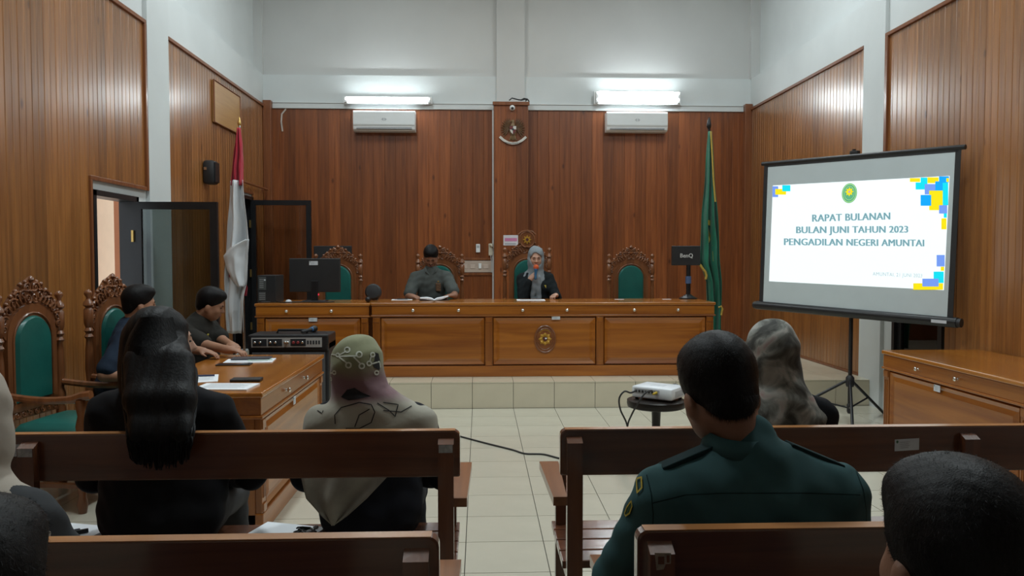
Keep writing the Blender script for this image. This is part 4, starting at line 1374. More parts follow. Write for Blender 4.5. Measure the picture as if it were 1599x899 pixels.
# its cables on the desk
cable('desk_cable', 'tangled black cable lying behind the monitor on the short desk', [(mx_.x - .50, 8.12, TZ + .007), (mx_.x - .38, 8.2, TZ + .007), (mx_.x - .25, 8.10, TZ + .007), (mx_.x - .1, 8.18, TZ + .007), (mx_.x + .12, 8.12, TZ + .007), (mx_.x + .22, 8.22, TZ + .007)], .006)
px_ = at(422, 450, Y=8.32)
o = thing('computer_tower', 'small black computer tower beside the monitor on the short desk', 'computer', (px_.x, 8.30, TZ))
MB().box((-.095, -.12, 0), (.095, .20, .28), 0, None, .004).build('tower_case', M_BLACKP, o)
bp_ = MB()
bp_.box((-.08, -.124, .13), (-.005, -.119, .265), 0)
for k in range(5):
    bp_.box((-.07, -.127, .15 + k * .02), (-.03, -.1235, .162 + k * .02), 1)
bp_.box((-.025, -.127, .225), (-.008, -.1235, .24), 2)
bp_.box((-.08, -.124, .02), (-.01, -.119, .11), 0)
for k in range(4):
    bp_.box((-.075, -.127, .03 + k * .02), (-.015, -.1235, .038 + k * .02), 1)
bp_.build('rear_ports', [mk('port_grey', (.10, .11, .11), .5, .3, var=.1), mk('port_steel', (.35, .37, .38), .4, .6, var=.1), M_STICK], o)
o = thing('mouse', 'small white mouse lying on the short desk', 'mouse', (at(452, 467, Y=8.2).x, 8.16, TZ))
MB().lathe([(.005, .032), (.02, .028), (.03, .015), (.032, 0)], 14, Matrix.Scale(1.5, 4, (0, 1, 0))).build('mouse_shell', M_STICK, o, True)
MB().box((-.002, .01, .024), (.002, .03, .034)).build('scroll_wheel', M_BLACKP, o)
# hat-like black round thing and microphone at the join of the desks
bp2 = at(582, 457, Y=8.45)
o = thing('round_speaker', 'small round black desk speaker at the join of the two desks', 'speaker', (bp2.x, 8.5, DZ))
MB().lathe([(.02, -.05), (.07, -.04), (.088, -.01), (.088, .02), (.07, .04), (.02, .045)], 24, T(0, 0, .085) @ Matrix.Rotation(R(80), 4, 'X')).build('speaker_head', M_BLACKP, o, True)
MB().box((-.05, -.03, 0), (.05, .04, .014), 0, None, .004).build('speaker_foot', M_BLACKP, o)
def microphone(label, a, d, parent_cat='microphone', foam=None, ring=(.03, .12, .30)):
    """hand microphone: a base of the handle, d direction to the head"""
    d = Vector(d).normalized()
    q = Vector((0, 0, 1)).rotation_difference(d).to_matrix().to_4x4()
    o = thing('microphone', label, 'microphone')
    o.matrix_world = T(*a) @ q
    MB().lathe([(.008, 0), (.012, .004), (.0125, .03), (.014, .10), (.017, .14)], 14).build('handle', M_BLACKP, o, True)
    MB().lathe([(.018, .135), (.020, .14), (.020, .15), (.018, .155)], 14).build('ring', mk('mic_blue', ring, .4, var=.05), o, True)
    MB().lathe([(.018, .15), (.026, .165), (.029, .185), (.024, .205), (.012, .217), (.003, .219)], 16).build('head', foam or M_BLACK, o, True)
    return o
mpos = at(572, 463, Y=8.25)
microphone('black microphone lying at the join of the two desks', (mpos.x + .0, 8.36, TZ + .030), (.15, -1, 0))
# screens behind: one on a stand at the back of the platform, one on the desk
def stand_monitor(label, px, py, Y, w_, h_, zbase, logo):
    c = at(px, py, Y=Y)
    o = thing('stand_monitor', label, 'monitor', (c.x, Y, zbase))
    zc = c.z - zbase
    MB().box((-w_ / 2, -.025, zc - h_ / 2), (w_ / 2, .025, zc + h_ / 2), 0, None, .006).build('monitor_shell', M_BLACKP, o)
    MB().tube([(.03, -.0, .01), (.03, 0, zc)], .024, 10).build('stand_pole', M_BLACK, o, True)
    MB().tube([(.03, 0, .17), (.03, 0, .25)], .032, 10).build('stand_clamp', mk('clamp_blue', (.08, .14, .28), .4, var=.05), o, True)
    MB().lathe([(.10, 0), (.10, .012), (.06, .03), (.03, .05)], 20, T(.03, 0, 0)).build('stand_base', M_BLACK, o, True)
    if logo:
        tv, tf = text_mesh(logo, .062, .001, .001)
        MB().add([(v.x, -.0262 - v.z, v.y + zc - .02) for v in tv], tf).build('logo', mk('logo_white', (.60, .62, .62), .5, var=.02), o)
    return o
stand_monitor('black monitor with a white logo on a stand at the end of the long desk', 1071, 399, 8.60, .315, .215, DZ, 'BenQ')
stand_monitor('black monitor on a floor stand behind the carved chair in the corner', 520, 402, 10.2, .48, .30, SZ, None)

# papers, book, pen on the long desk
pq = at(628, 468, Z=DZ)
sheet('paper_stack', 'white papers with a black pen lying to the side of the open book', (pq.x, 8.50, DZ), .05, .22, .15)
o = MB().tube([(pq.x - .05, 8.48, DZ + .010), (pq.x + .06, 8.49, DZ + .010)], .006, 8).build('pen', M_BLACKP, None, True)
tag(o, 'black pen lying on the white papers of the long desk', 'pen')
pb = at(678, 465, Y=8.46)
o = thing('open_book', 'open book with white pages before the reading man', 'book', (pb.x, 8.46, DZ), .06)
for s in (-1, 1):
    prof = [(0, .004), (s * .03, .022), (s * .08, .030), (s * .15, .026 if s < 0 else .046), (s * .15, .020 if s < 0 else .040), (s * .08, .012), (0, .002)]
    MB().prism(prof, -.10, .10, 'xz').build('page_block', M_PAPER, o)
cv = MB()
cv.box((-.155, -.105, 0), (0, .105, .004)); cv.box((0, -.105, 0), (.155, .105, .004))
cv.build('cover', M_BLACKP, o)
pw_ = at(828, 468, Z=DZ)
sheet('paper_stack', 'white papers lying before the woman with the microphone', (pw_.x, 8.36, DZ), -.03, .30, .21, .006)
px2 = at(1042, 467, Z=DZ)
sheet('paper_slip', 'thin white slip near the black stand monitor on the long desk', (at(1041, 467, Y=8.5).x, 8.5, DZ), .1, .09, .05, .002, lines=False)
sheet('paper_slip', 'thin white slip before the empty armchair on the long desk', (at(967, 467, Y=8.5).x, 8.5, DZ), -.1, .10, .05, .002, lines=False)

# ================================================================== things on the near table
QZ = .76
p = at(355, 604, Z=QZ)
sheet('paper_stack', 'white paper stack at the near edge of the counsel table', (p.x, 4.32, QZ), -.06, .30, .21, .008)
p = at(390, 592, Z=QZ)
o = thing('phone_case', 'black leather phone case on the counsel table', 'phone', (p.x + .0, 4.55, QZ), .06)
MB().box((-.085, -.045, 0), (.085, .045, .016), 0, None, .005).build('case_body', mk('black_leather', (.015, .014, .014), .45, bump=.2, bscale=300), o)
MB().box((-.08, -.047, .005), (.08, -.044, .011)).build('case_edge', M_BLACKP, o)
p = at(320, 590, Z=QZ)
sheet('paper_sheet', 'white sheet with a pen beside the long-haired woman, on the counsel table', (p.x - .02, 4.63, QZ), .3, .21, .29, .003)
tag(MB().tube([(p.x - .09, 4.70, QZ + .009), (p.x + .04, 4.72, QZ + .009)], .005, 8).build('pen', mk('pen_blue', (.02, .03, .09), .4, var=.05), None, True), 'dark blue pen on the white sheet of the counsel table', 'pen')
p = at(412, 560, Z=QZ)
sheet('paper_sheet', 'white papers fanned under the hand of the man in dark uniform', (p.x - .06, 5.42, QZ), .12, .32, .21, .005)
sheet('paper_sheet', 'pale green sheet lying on the fanned white papers', (p.x + .0, 5.45, QZ + .0054), .35, .16, .11, .002, mat=mk('paper_green', (.50, .62, .55), .7, var=.03))
o = thing('folder', 'dark grey folder under the pointing hand on the counsel table', 'folder', (p.x - .07, 5.50, QZ + .008), .1)
MB().box((-.13, -.06, 0), (.13, .06, .008), 0, None, .002).build('folder_cover', mk('folder_grey', (.06, .06, .07), .4, var=.1), o)
o = thing('tablet', 'thin black tablet at the edge of the fanned papers', 'tablet', (p.x - .11, 5.24, QZ), .04)
MB().box((-.11, -.045, 0), (.11, .045, .009), 0, None, .003).build('tablet_body', M_BLACKP, o)
MB().box((-.10, -.038, .0088), (.10, .038, .0096)).build('tablet_screen', mk('screen_black', (.01, .011, .013), .1, var=.1), o)

# ================================================================== amplifier behind the near table
o = thing('amplifier', 'black portable amplifier with a silver control panel behind the counsel table', 'amplifier', (-1.51, 6.40, 0))
MB().box((-.315, -.14, 0), (.315, .16, .80), 0, None, .012).build('cabinet', M_BLACKP, o)
MB().box((-.315, -.16, .735), (.315, .165, .86), 0, None, .012).build('control_head', M_BLACK, o)
MB().box((-.285, -.150, .04), (.285, -.138, .72), 0, None, .003).build('speaker_grille', mk('grille_grey', (.09, .095, .10), .7, bump=.4, bscale=500), o)
cp = MB()
cp.box((-.285, -.166, .762), (.265, -.158, .838), 0)
for x0, x1 in ((-.275, -.165), (-.155, -.045), (.02, .14)):
    cp.box((x0, -.169, .772), (x1, -.165, .828), 1)
for k in range(5):
    cp.box((.15 + k * .022, -.169, .785), (.162 + k * .022, -.165, .815), 1)
cp.build('control_panel', [mk('panel_silver', (.55, .58, .58), .4, .5, var=.05), mk('panel_dark', (.02, .025, .03), .4, var=.1)], o)
for k in range(9):
    x = (-.255, -.215, -.135, -.095, -.02, .0, .045, .08, .115)[k]
    MB().lathe([(.012, 0), (.012, .010), (.008, .016)], 10, T(x, -.168, .80) @ Matrix.Rotation(PI / 2, 4, 'X')).build('knob', mk('knob_red', (.25, .03, .03), .4, var=.05) if 5 < k < 8 else M_CHROME, o, True)
MB().tube([(-.12, -.02, .86), (-.11, -.02, .885), (.11, -.02, .885), (.12, -.02, .86)], .010, 8).build('carry_handle', M_BLACK, o, True)
mp_ = at(476, 528, Y=6.30)
microphone('black microphone lying on top of the portable amplifier', (mp_.x - .02, 6.28, .879), (.35, 1, .05))

# ================================================================== things on the bench seats
SZB = .428
p = at(435, 834, Z=SZB)
o = sheet('paper_stack', 'white paper booklet on the bench between the two seated women', (at(445, 830, Y=2.96).x, 2.945, SZB), -.30, .25, .18, .010, lines=False)
o = thing('earphones', 'black tangled earphones lying on the white booklet', 'earphones', (at(482, 832, Y=2.93).x - .01, 2.92, SZB + .0105), 0)
ep = MB()
random.seed(3)
for k in range(4):
    pts = [(.03 * math.cos(a * 1.0 + k) * (1 + .3 * math.sin(3 * a + k)) + random.uniform(-.01, .01), .04 * math.sin(a + k * .8), .004 + .003 * k) for a in np.linspace(0, 2 * PI, 18)]
    ep.tube(pts, .0035, 6)
ep.build('cord', M_BLACKP, o, True)
for x, y in ((.02, -.03), (.035, .02)):
    MB().lathe([(.006, 0), (.011, .005), (.009, .012), (.002, .015)], 10, T(x, y, .012)).build('earbud', M_STICK, o, True)
p = at(118, 828, Z=SZB)
sheet('paper_stack', 'white papers with pens beside the bench post next to the long-haired woman', (at(112, 828, Y=2.94).x, 2.93, SZB), -.25, .20, .20, .022, lines=False)
for i, (c, dx_, nm) in enumerate((((.03, .035, .06), -.06, 'navy'), ((.012, .012, .014), -.03, 'black'))):
    tag(MB().tube([(at(112, 828, Y=2.94).x + dx_ - .02, 2.87, SZB + .030), (at(112, 828, Y=2.94).x + dx_ + .09, 2.94, SZB + .030)], .008, 8).build('pen', mk('pen_' + nm, c, .4, var=.05), None, True), nm + ' pen on the papers next to the long-haired woman', 'pen')
tag(MB().box((-.05, -.015, 0), (.05, .015, .014), 0, T(at(135, 840, Y=2.88).x + .02, 2.86, SZB + .001) @ Matrix.Rotation(.6, 4, 'Z'), .003).build('red_case', mk('red_plastic', (.45, .06, .03), .4, var=.1)), 'small red case lying on the bench beside the papers', 'case')
# ================================================================== people: smooth-blended bodies polygonised from distance fields
def rcone(a, b, ra, rb, k=.02):
    return ('c', np.array(a, float), np.array(b, float), ra, rb, k)
def ell(c, r, k=.03, Rm=None):
    return ('e', np.array(c, float), np.array(r, float), None if Rm is None else np.array(Rm, float), k)
def sub(p):
    return ('s', p)
def _bounds(p):
    if p[0] == 'c':
        rr = max(p[3], p[4])
        return np.minimum(p[1], p[2]) - rr, np.maximum(p[1], p[2]) + rr
    r = p[2] if p[3] is None else np.full(3, p[2].max())
    return p[1] - r, p[1] + r
def _dist(p, X, Y, Z):
    if p[0] == 'c':
        a, b, ra, rb = p[1:5]
        ab = b - a
        L2 = max(float(ab @ ab), 1e-9)
        px, py, pz = X - a[0], Y - a[1], Z - a[2]
        t = np.clip((px * ab[0] + py * ab[1] + pz * ab[2]) / L2, 0, 1)
        return np.sqrt((px - ab[0] * t) ** 2 + (py - ab[1] * t) ** 2 + (pz - ab[2] * t) ** 2) - (ra + (rb - ra) * t)
    c, r, Rm = p[1], p[2], p[3]
    px, py, pz = X - c[0], Y - c[1], Z - c[2]
    if Rm is not None:            # columns of Rm are the ellipsoid's axes
        px, py, pz = (px * Rm[0, i] + py * Rm[1, i] + pz * Rm[2, i] for i in range(3))
    k0 = np.sqrt((px / r[0]) ** 2 + (py / r[1]) ** 2 + (pz / r[2]) ** 2)
    k1 = np.sqrt((px / r[0] ** 2) ** 2 + (py / r[1] ** 2) ** 2 + (pz / r[2] ** 2) ** 2) + 1e-9
    return k0 * (k0 - 1) / k1
def sdf_mesh(prims, vox=.01, warp=None, iters=2):
    lo = np.min([_bounds(p)[0] for p in prims if p[0] != 's'], 0) - vox * 3
    hi = np.max([_bounds(p)[1] for p in prims if p[0] != 's'], 0) + vox * 3
    n = np.ceil((hi - lo) / vox).astype(int) + 1
    ax = [lo[i] + vox * np.arange(n[i]) for i in range(3)]
    D = np.full(tuple(n), .2, np.float32)
    for p in prims:
        neg = p[0] == 's'
        q = p[1] if neg else p
        b0, b1 = _bounds(q)
        k = q[-1]
        mg = k + vox * 2.5
        i0 = np.maximum(((b0 - mg - lo) / vox).astype(int), 0)
        i1 = np.minimum(np.ceil((b1 + mg - lo) / vox).astype(int) + 1, n)
        if np.any(i1 <= i0):
            continue
        sl = tuple(slice(i0[i], i1[i]) for i in range(3))
        X, Y, Z = np.meshgrid(ax[0][sl[0]], ax[1][sl[1]], ax[2][sl[2]], indexing='ij', sparse=True)
        d = _dist(q, X, Y, Z).astype(np.float32)
        A = D[sl]
        if neg:
            d = -d
            h = np.maximum(k - np.abs(A - d), 0) / k
            D[sl] = np.maximum(A, d) + h * h * k * .25
        else:
            h = np.maximum(k - np.abs(A - d), 0) / k
            D[sl] = np.minimum(A, d) - h * h * k * .25
    if warp is not None:
        X, Y, Z = np.meshgrid(*ax, indexing='ij', sparse=True)
        D = D + warp(X, Y, Z).astype(np.float32)
    # naive surface nets
    S = D < 0
    c = [D[i:n[0] - 1 + i, j:n[1] - 1 + j, k_:n[2] - 1 + k_] for i in (0, 1) for j in (0, 1) for k_ in (0, 1)]
    cnt = sum((x < 0).astype(np.int8) for x in c)
    act = np.argwhere((cnt > 0) & (cnt < 8))
    if len(act) == 0:
        return np.zeros((0, 3)), []
    idx = -np.ones(tuple(n - 1), np.int32)
    idx[act[:, 0], act[:, 1], act[:, 2]] = np.arange(len(act))
    corner = [(i, j, k_) for i in (0, 1) for j in (0, 1) for k_ in (0, 1)]
    val = [D[act[:, 0] + i, act[:, 1] + j, act[:, 2] + k_] for i, j, k_ in corner]
    acc = np.zeros((len(act), 3))
    num = np.zeros(len(act))
    for a in range(8):
        for b in range(a + 1, 8):
            ca, cb = np.array(corner[a]), np.array(corner[b])
            if abs(ca - cb).sum() != 1:
                continue
            va, vb = val[a], val[b]
            m = (va < 0) != (vb < 0)
            t = np.where(m, va / np.where(m, va - vb, 1), 0)
            pt = ca[None] + (cb - ca)[None] * t[:, None]
            acc += pt * m[:, None]
            num += m
    V_ = lo + (act + acc / num[:, None]) * vox
    F_ = []
    for axis in range(3):
        b, c_ = (axis + 1) % 3, (axis + 2) % 3
        s0 = [slice(None)] * 3
        s1 = [slice(None)] * 3
        s0[axis] = slice(0, n[axis] - 1)
        s1[axis] = slice(1, n[axis])
        e = S[tuple(s0)] != S[tuple(s1)]
        pos = np.argwhere(e)
        pos = pos[(pos[:, b] > 0) & (pos[:, c_] > 0) & (pos[:, b] < n[b] - 1) & (pos[:, c_] < n[c_] - 1)]
        def g(db, dc):
            q = pos.copy()
            q[:, b] += db
            q[:, c_] += dc
            return idx[q[:, 0], q[:, 1], q[:, 2]]
        quad = np.stack([g(-1, -1), g(0, -1), g(0, 0), g(-1, 0)], 1)
        ins = S[pos[:, 0], pos[:, 1], pos[:, 2]]
        quad[~ins] = quad[~ins][:, ::-1]
        F_.append(quad)
    F_ = np.concatenate(F_)
    F_ = F_[(F_ >= 0).all(1)]
    for it in range(iters):       # light smoothing
        s = np.zeros_like(V_)
        w_ = np.zeros(len(V_))
        for a, b in ((0, 1), (1, 2), (2, 3), (3, 0)):
            np.add.at(s, F_[:, a], V_[F_[:, b]])
            np.add.at(s, F_[:, b], V_[F_[:, a]])
            np.add.at(w_, F_[:, a], 1)
            np.add.at(w_, F_[:, b], 1)
        V_ = V_ * .5 + .5 * s / np.maximum(w_, 1)[:, None]
    return V_, F_
def field(name, prims, mat, parent, vox=.01, warp=None, iters=2, M=None):
    V_, F_ = sdf_mesh(prims, vox, warp, iters)
    me = bpy.data.meshes.new(name)
    me.vertices.add(len(V_))
    me.vertices.foreach_set('co', V_.ravel())
    me.loops.add(len(F_) * 4)
    me.loops.foreach_set('vertex_index', np.asarray(F_, np.int32).ravel())
    me.polygons.add(len(F_))
    me.polygons.foreach_set('loop_start', np.arange(len(F_), dtype=np.int32) * 4)
    me.polygons.foreach_set('use_smooth', np.ones(len(F_), bool))
    me.materials.append(mat)
    me.update(calc_edges=True)
    me.validate()
    return link(name, me, parent, M)
def xf(p, M):
    """move a primitive by a rigid 4x4"""
    if p[0] == 's':
        return ('s', xf(p[1], M))
    A = np.array(M)
    t = A[:3, 3]
    sc = float(np.linalg.norm(A[:3, 0]))
    Rm = A[:3, :3] / sc
    if p[0] == 'c':
        return ('c', Rm @ p[1] * sc + t, Rm @ p[2] * sc + t, p[3] * sc, p[4] * sc, p[5])
    R0 = np.eye(3) if p[3] is None else p[3]
    return ('e', Rm @ p[1] * sc + t, p[2] * sc, Rm @ R0, p[4])
def grow(p, g):
    if p[0] == 's':
        return p
    if p[0] == 'c':
        return p[:3] + (p[3] + g, p[4] + g, p[5])
    return ('e', p[1], p[2] + g) + p[3:]

def skin(name, c):
    return mk(name, c, .55, var=.10, vscale=14, bump=.06, bscale=160)
M_SKIN = skin('skin_tan', (.34, .17, .10))
M_SKIN2 = skin('skin_light', (.46, .26, .18))
M_SKIN3 = skin('skin_brown', (.26, .125, .075))
def hairmat(name, c=(.006, .0055, .006)):
    m = mk(name, c, .5, spec=.16, var=.4, vscale=260, bump=.14, bscale=420, stretch=(1, 1, .3))
    return m
M_HAIR = hairmat('black_hair')
M_EYE = mk('eye_dark', (.015, .012, .01), .2, var=.1)
M_LIP = mk('lips', (.30, .085, .075), .5, var=.1)
def cloth(name, c, var=.12, rough=.85, bump=.35, bs=9, sheen=.0):
    return mk(name, c, rough, spec=.2, var=var, vscale=7, bump=bump, bscale=bs, sheen=sheen)

def head_prims(face=True):
    P = [ell((0, -.014, .028), (.076, .094, .090), .02), ell((0, .030, -.028), (.062, .060, .085), .03), ell((0, .044, -.080), (.042, .044, .036), .03)]
    for s in (-1, 1):
        P += [ell((s * .040, .060, -.028), (.024, .026, .026), .02), ell((s * .078, -.004, -.024), (.009, .019, .029), .008), ell((s * .050, .012, -.062), (.018, .04, .03), .03)]
    P += [ell((0, .080, .020), (.046, .014, .011), .015)]
    for s in (-1, 1):
        P += [sub(ell((s * .031, .101, .001), (.019, .016, .011), .012))]
    P += [rcone((0, .088, .008), (0, .108, -.027), .008, .012, .012), ell((-.012, .098, -.031), (.009, .010, .008), .008), ell((.012, .098, -.031), (.009, .010, .008), .008)]
    P += [ell((0, .090, -.055), (.024, .010, .006), .006), ell((0, .089, -.066), (.021, .011, .007), .006)]
    return P
def ik(a, t, l1, l2, pole):
    a, t, pole = Vector(a), Vector(t), Vector(pole)
    d = t - a
    L = min(d.length, (l1 + l2) * .995)
    dn = d.normalized()
    x = (l1 * l1 - l2 * l2 + L * L) / (2 * L)
    h = math.sqrt(max(l1 * l1 - x * x, 0))
    p = (pole - dn * pole.dot(dn)).normalized()
    return a + dn * x + p * h, a + dn * L
def hand_prims(w_, d, nrm, side, curl=.5, sc=1.0, grip=False):
    """palm and five fingers; d points along the hand, nrm out of the back of the hand"""
    d = Vector(d).normalized()
    nrm = (Vector(nrm) - d * Vector(nrm).dot(d)).normalized()
    q = d.cross(nrm) * side          # towards the little finger... thumb is at -q
    w_ = Vector(w_)
    P = [rcone(w_ - d * .02, w_ + d * .03, .026 * sc, .028 * sc, .015)]
    pc = w_ + d * .055 * sc
    Rm = np.array([list(q), list(d), list(nrm)]).T
    P.append(ell(pc, (.040 * sc, .050 * sc, .017 * sc), .015, Rm))
    for i, (o_, ln) in enumerate(((-.029, .070), (-.010, .080), (.010, .074), (.028, .058))):
        b = w_ + d * (.092 - abs(o_) * .25) * sc + q * o_ * sc
        a1 = curl * (.55 + .06 * i)
        a2 = curl * 1.6
        d1 = d * math.cos(a1) - nrm * math.sin(a1)
        d2 = d * math.cos(a1 + a2 * .6) - nrm * math.sin(a1 + a2 * .6)
        d3 = d * math.cos(a1 + a2 * 1.1) - nrm * math.sin(a1 + a2 * 1.1)
        p1 = b + d1 * ln * .48 * sc
        p2 = p1 + d2 * ln * .32 * sc
        p3 = p2 + d3 * ln * .22 * sc
        P += [rcone(b - d * .015, p1, .0095 * sc, .0088 * sc, .004), rcone(p1, p2, .0088 * sc, .0080 * sc, .004), rcone(p2, p3, .0080 * sc, .0068 * sc, .004)]
    tb = w_ + d * .022 * sc - q * .026 * sc
    t1 = tb + (d * .75 - q * .65 - nrm * .25 * (1 + curl)).normalized() * .042 * sc
    t2 = t1 + (d * .85 - q * (.35 - .5 * curl) - nrm * .5 * curl).normalized() * .034 * sc
    P += [rcone(tb, t1, .014 * sc, .0105 * sc, .008), rcone(t1, t2, .0105 * sc, .008 * sc, .004)]
    return P

def person(label, loc, yaw, s=1.0, lean=0, side=0, twist=0, head=(0, 0, 0), arms=None, sleeve='long', top=None, skinm=None, bottom=None, hair=None, female=False, hipw=1.0, shw=1.0, neck=.0, vox=.010, hvox=None, fat=1.0, feet=True, extra=None, face=True, head_off=(0, 0, 0), seat_h=.45, hs=1.0, wr=.004, slope=.045):
    """seated figure; the empty sits at the seat contact, local +y ahead, x to its right hand"""
    o = thing('person', label, 'person', loc, yaw, None)
    skinm = skinm or M_SKIN
    Ml = T(0, 0, .10) @ Matrix.Rotation(R(side), 4, 'Y') @ Matrix.Rotation(R(-lean), 4, 'X') @ Matrix.Rotation(R(twist), 4, 'Z') @ T(0, 0, -.10)
    Lp = lambda p: Ml @ Vector(p)
    sw = (.168 if female else .190) * shw
    zs = .535 * s
    info = {'o': o, 'Ml': Ml}
    # ---- torso of the garment
    tr = [ell((0, -.005, .115), (.185 * hipw, .145 * fat, .125), .06), ell((0, .015, .20), (.170 * hipw * fat, .130 * fat, .16), .06)]
    up = [ell((0, .012, .30 * s), (.158 * fat * shw, .115 * fat, .17), .07), ell((0, .0, .43 * s), (.172 * shw * fat, .118 * fat, .16), .07), rcone((0, -.014, zs + .012), (sw * .88, -.012, zs - slope), .066, .060, .05), rcone((0, -.014, zs + .012), (-sw * .88, -.012, zs - slope), .066, .060, .05), rcone((0, -.015, zs + .02), (0, -.002, zs + .075), .068, .058, .03)]
    if female:
        up += [ell((s_ * .075, .085, .40 * s), (.068, .055, .065), .05) for s_ in (-1, 1)]
    tr += [xf(p, Ml) for p in up]
    body = [ell((0, 0, .12), (.15, .11, .11), .05), xf(ell((0, 0, .38 * s), (.135 * shw, .09, .22), .06), Ml), xf(rcone((0, -.01, zs - .02), (sw * .85, -.01, zs - slope - .012), .045, .042, .03), Ml), xf(rcone((0, -.01, zs - .02), (-sw * .85, -.01, zs - slope - .012), .045, .042, .03), Ml)]
    # ---- arms
    arms = arms or {}
    slv = []
    skn = []
    for sd in (1, -1):
        A = arms.get(sd, {})
        sh = Lp((sd * sw, -.008, zs - slope - .01))
        tgt = Vector(A['to']) if 'to' in A else Lp((sd * .13, .34, .16))
        pole = Vector(A.get('pole', (sd * .8, -.5, -.8)))
        e, wv = ik(sh, tgt, .285 * s, .245 * s, pole)
        info[sd] = (sh, e, wv)
        r0, r1, r2 = (.050, .038, .028) if not female else (.044, .034, .025)
        body += [rcone(sh, e, r0, r1, .02), rcone(e, wv, r1 + .002, r2, .015)]
        hd = Vector(A.get('dir', (wv - e)))
        body += hand_prims(wv, hd, Vector(A.get('nrm', (0, 0, 1))), sd * A.get('flip', 1), A.get('curl', .5), .92 if female else 1.0)
        g = .016
        if sleeve == 'long':
            slv += [rcone(sh, e, r0 + g + .006, r1 + g + .004, .045), rcone(e, e.lerp(wv, .97), r1 + g + .004, r2 + g, .02)]
        else:
            m_ = sh.lerp(e, .82)
            slv += [rcone(sh, m_, r0 + g + .008, r1 + g + .018, .045)]
    # ---- head
    hm = Ml @ T(head_off[0], .012 + neck + head_off[1], zs + .200 * s + head_off[2]) @ Matrix.Rotation(R(head[0]), 4, 'Z') @ Matrix.Rotation(R(-head[1]), 4, 'X') @ Matrix.Rotation(R(head[2]), 4, 'Y') @ Matrix.Diagonal((hs, hs, hs, 1))
    info['hm'] = hm
    hp = [xf(p, hm) for p in head_prims()]
    nk0, nk1 = Lp((0, -.012, zs + .01)), hm @ Vector((0, -.022, -.055))
    nk = [rcone(nk0, nk1, .058 if not female else .048, .054 if not female else .046, .03)]
    # ---- legs
    legs = []
    kz = .045
    for sd in (1, -1):
        h_, kn, an = Vector((sd * .09 * hipw, .04, .095)), Vector((sd * .115, .44, kz + .02)), Vector((sd * .12, .46, -seat_h + .09))
        legs += [rcone(h_, kn, .085 * min(hipw, 1.1), .062, .05), rcone(kn, an, .060, .046, .02)]
        body += [rcone(h_, kn, .07, .045, .04), rcone(kn, an, .045, .032, .02), rcone(an, an + Vector((0, .12, -.055)), .034, .028, .02)]
        if feet:
            field('shoe', [rcone(an + Vector((0, -.03, -.045)), an + Vector((0, .15, -.055)), .042, .034, .02)], M_BLACKP, o, .012)
    legs.append(ell((0, -.005, .105), (.175 * hipw, .14, .105), .05))
    body = body + nk + hp
    info['skin'] = field('body', body, skinm, o, hvox or vox)
    wz = lambda X, Y, Z: wr * (np.sin(X * 31 + Z * 47 + 2 * np.sin(Y * 23)) * np.sin(Z * 29 - X * 17 + 1.3 * np.sin(X * 41)))
    info['top'] = field('shirt' if not female else 'jacket', tr + slv, top, o, vox, wz)
    info['legs'] = field('trousers', legs, bottom or top, o, vox * 1.2, wz)
    # ---- hair of the short kind
    if hair == 'short':
        H = [ell((0, -.020, .036), (.085, .101, .096), .02), ell((0, .030, .085), (.062, .062, .042), .03),
             sub(ell((0, .118, -.030), (.086, .070, .100), .012)), sub(ell((0, .060, -.135), (.12, .095, .085), .012)), ell((0, -.060, -.035), (.056, .042, .048), .03), sub(ell((0, -.03, -.178), (.13, .16, .092), .015))]
        for s_ in (-1, 1):
            H.append(sub(ell((s_ * .092, .0, -.034), (.022, .024, .030), .008)))
        hw = lambda X, Y, Z: .0010 * np.sin(X * 260 + 3 * np.sin(Z * 60)) * np.sin(Y * 230 + Z * 120)
        info['hair'] = field('hair', [xf(p, hm) for p in H], M_HAIR, o, (hvox or vox) * .8, hw)
    if face:
        for s_ in (-1, 1):
            MB().lathe([(.002, -.009), (.007, -.006), (.009, 0), (.007, .006), (.002, .009)], 10, hm @ T(s_ * .031, .082, .001) @ Matrix.Scale(.42, 4, (0, 0, 1))).build('eye', M_EYE, o, True)
            MB().tube([hm @ Vector((s_ * .012, .0925, .018)), hm @ Vector((s_ * .030, .0895, .023)), hm @ Vector((s_ * .045, .0705, .020))], [.003, .0042, .002], 6).build('eyebrow', M_HAIR, o, True)
        MB().tube([hm @ Vector((-.022, .094, -.060)), hm @ Vector((0, .1005, -.058)), hm @ Vector((.022, .094, -.060))], [.002, .0055, .002], 6).build('mouth', M_LIP, o, True)
    return info
def strands(info, n, lo_z, length, parent, seed=1, up=.4, rad=.0008):
    """short loose hairs standing off a hair cap, one part"""
    rnd = random.Random(seed)
    me = info['hair'].data
    mb = MB()
    polys = me.polygons
    N = len(polys)
    inv = info['hm'].inverted()
    low = [p for p in polys if (inv @ p.center).z < -.035 and (inv @ p.center).y < .0]
    for k_ in range(n + 2500):
        p = polys[rnd.randrange(N)] if k_ < n or not low else low[rnd.randrange(len(low))]
        c, nn = p.center, p.normal
        if k_ >= n:           # short hairs running down onto the neck
            nn = (nn + Vector((0, 0, .2))).normalized()
        t = Vector((rnd.uniform(-1, 1), rnd.uniform(-1, 1), rnd.uniform(-1.4, .3))) if k_ < n else Vector((rnd.uniform(-.3, .3), 0, -1))
        t = (t - nn * t.dot(nn)).normalized()
        tip = c + (nn * (up + rnd.uniform(0, .25)) + t).normalized() * length * rnd.uniform(.6, 1.3) * (1 if k_ < n else 1.7)
        q = nn.cross(t).normalized() * rad
        b0 = c - nn * .002
        mb.add([b0 - q, b0 + q, tip], [(0, 1, 2)])
    return tag(mb.build('loose_hairs', M_HAIR, parent), kind='stuff')
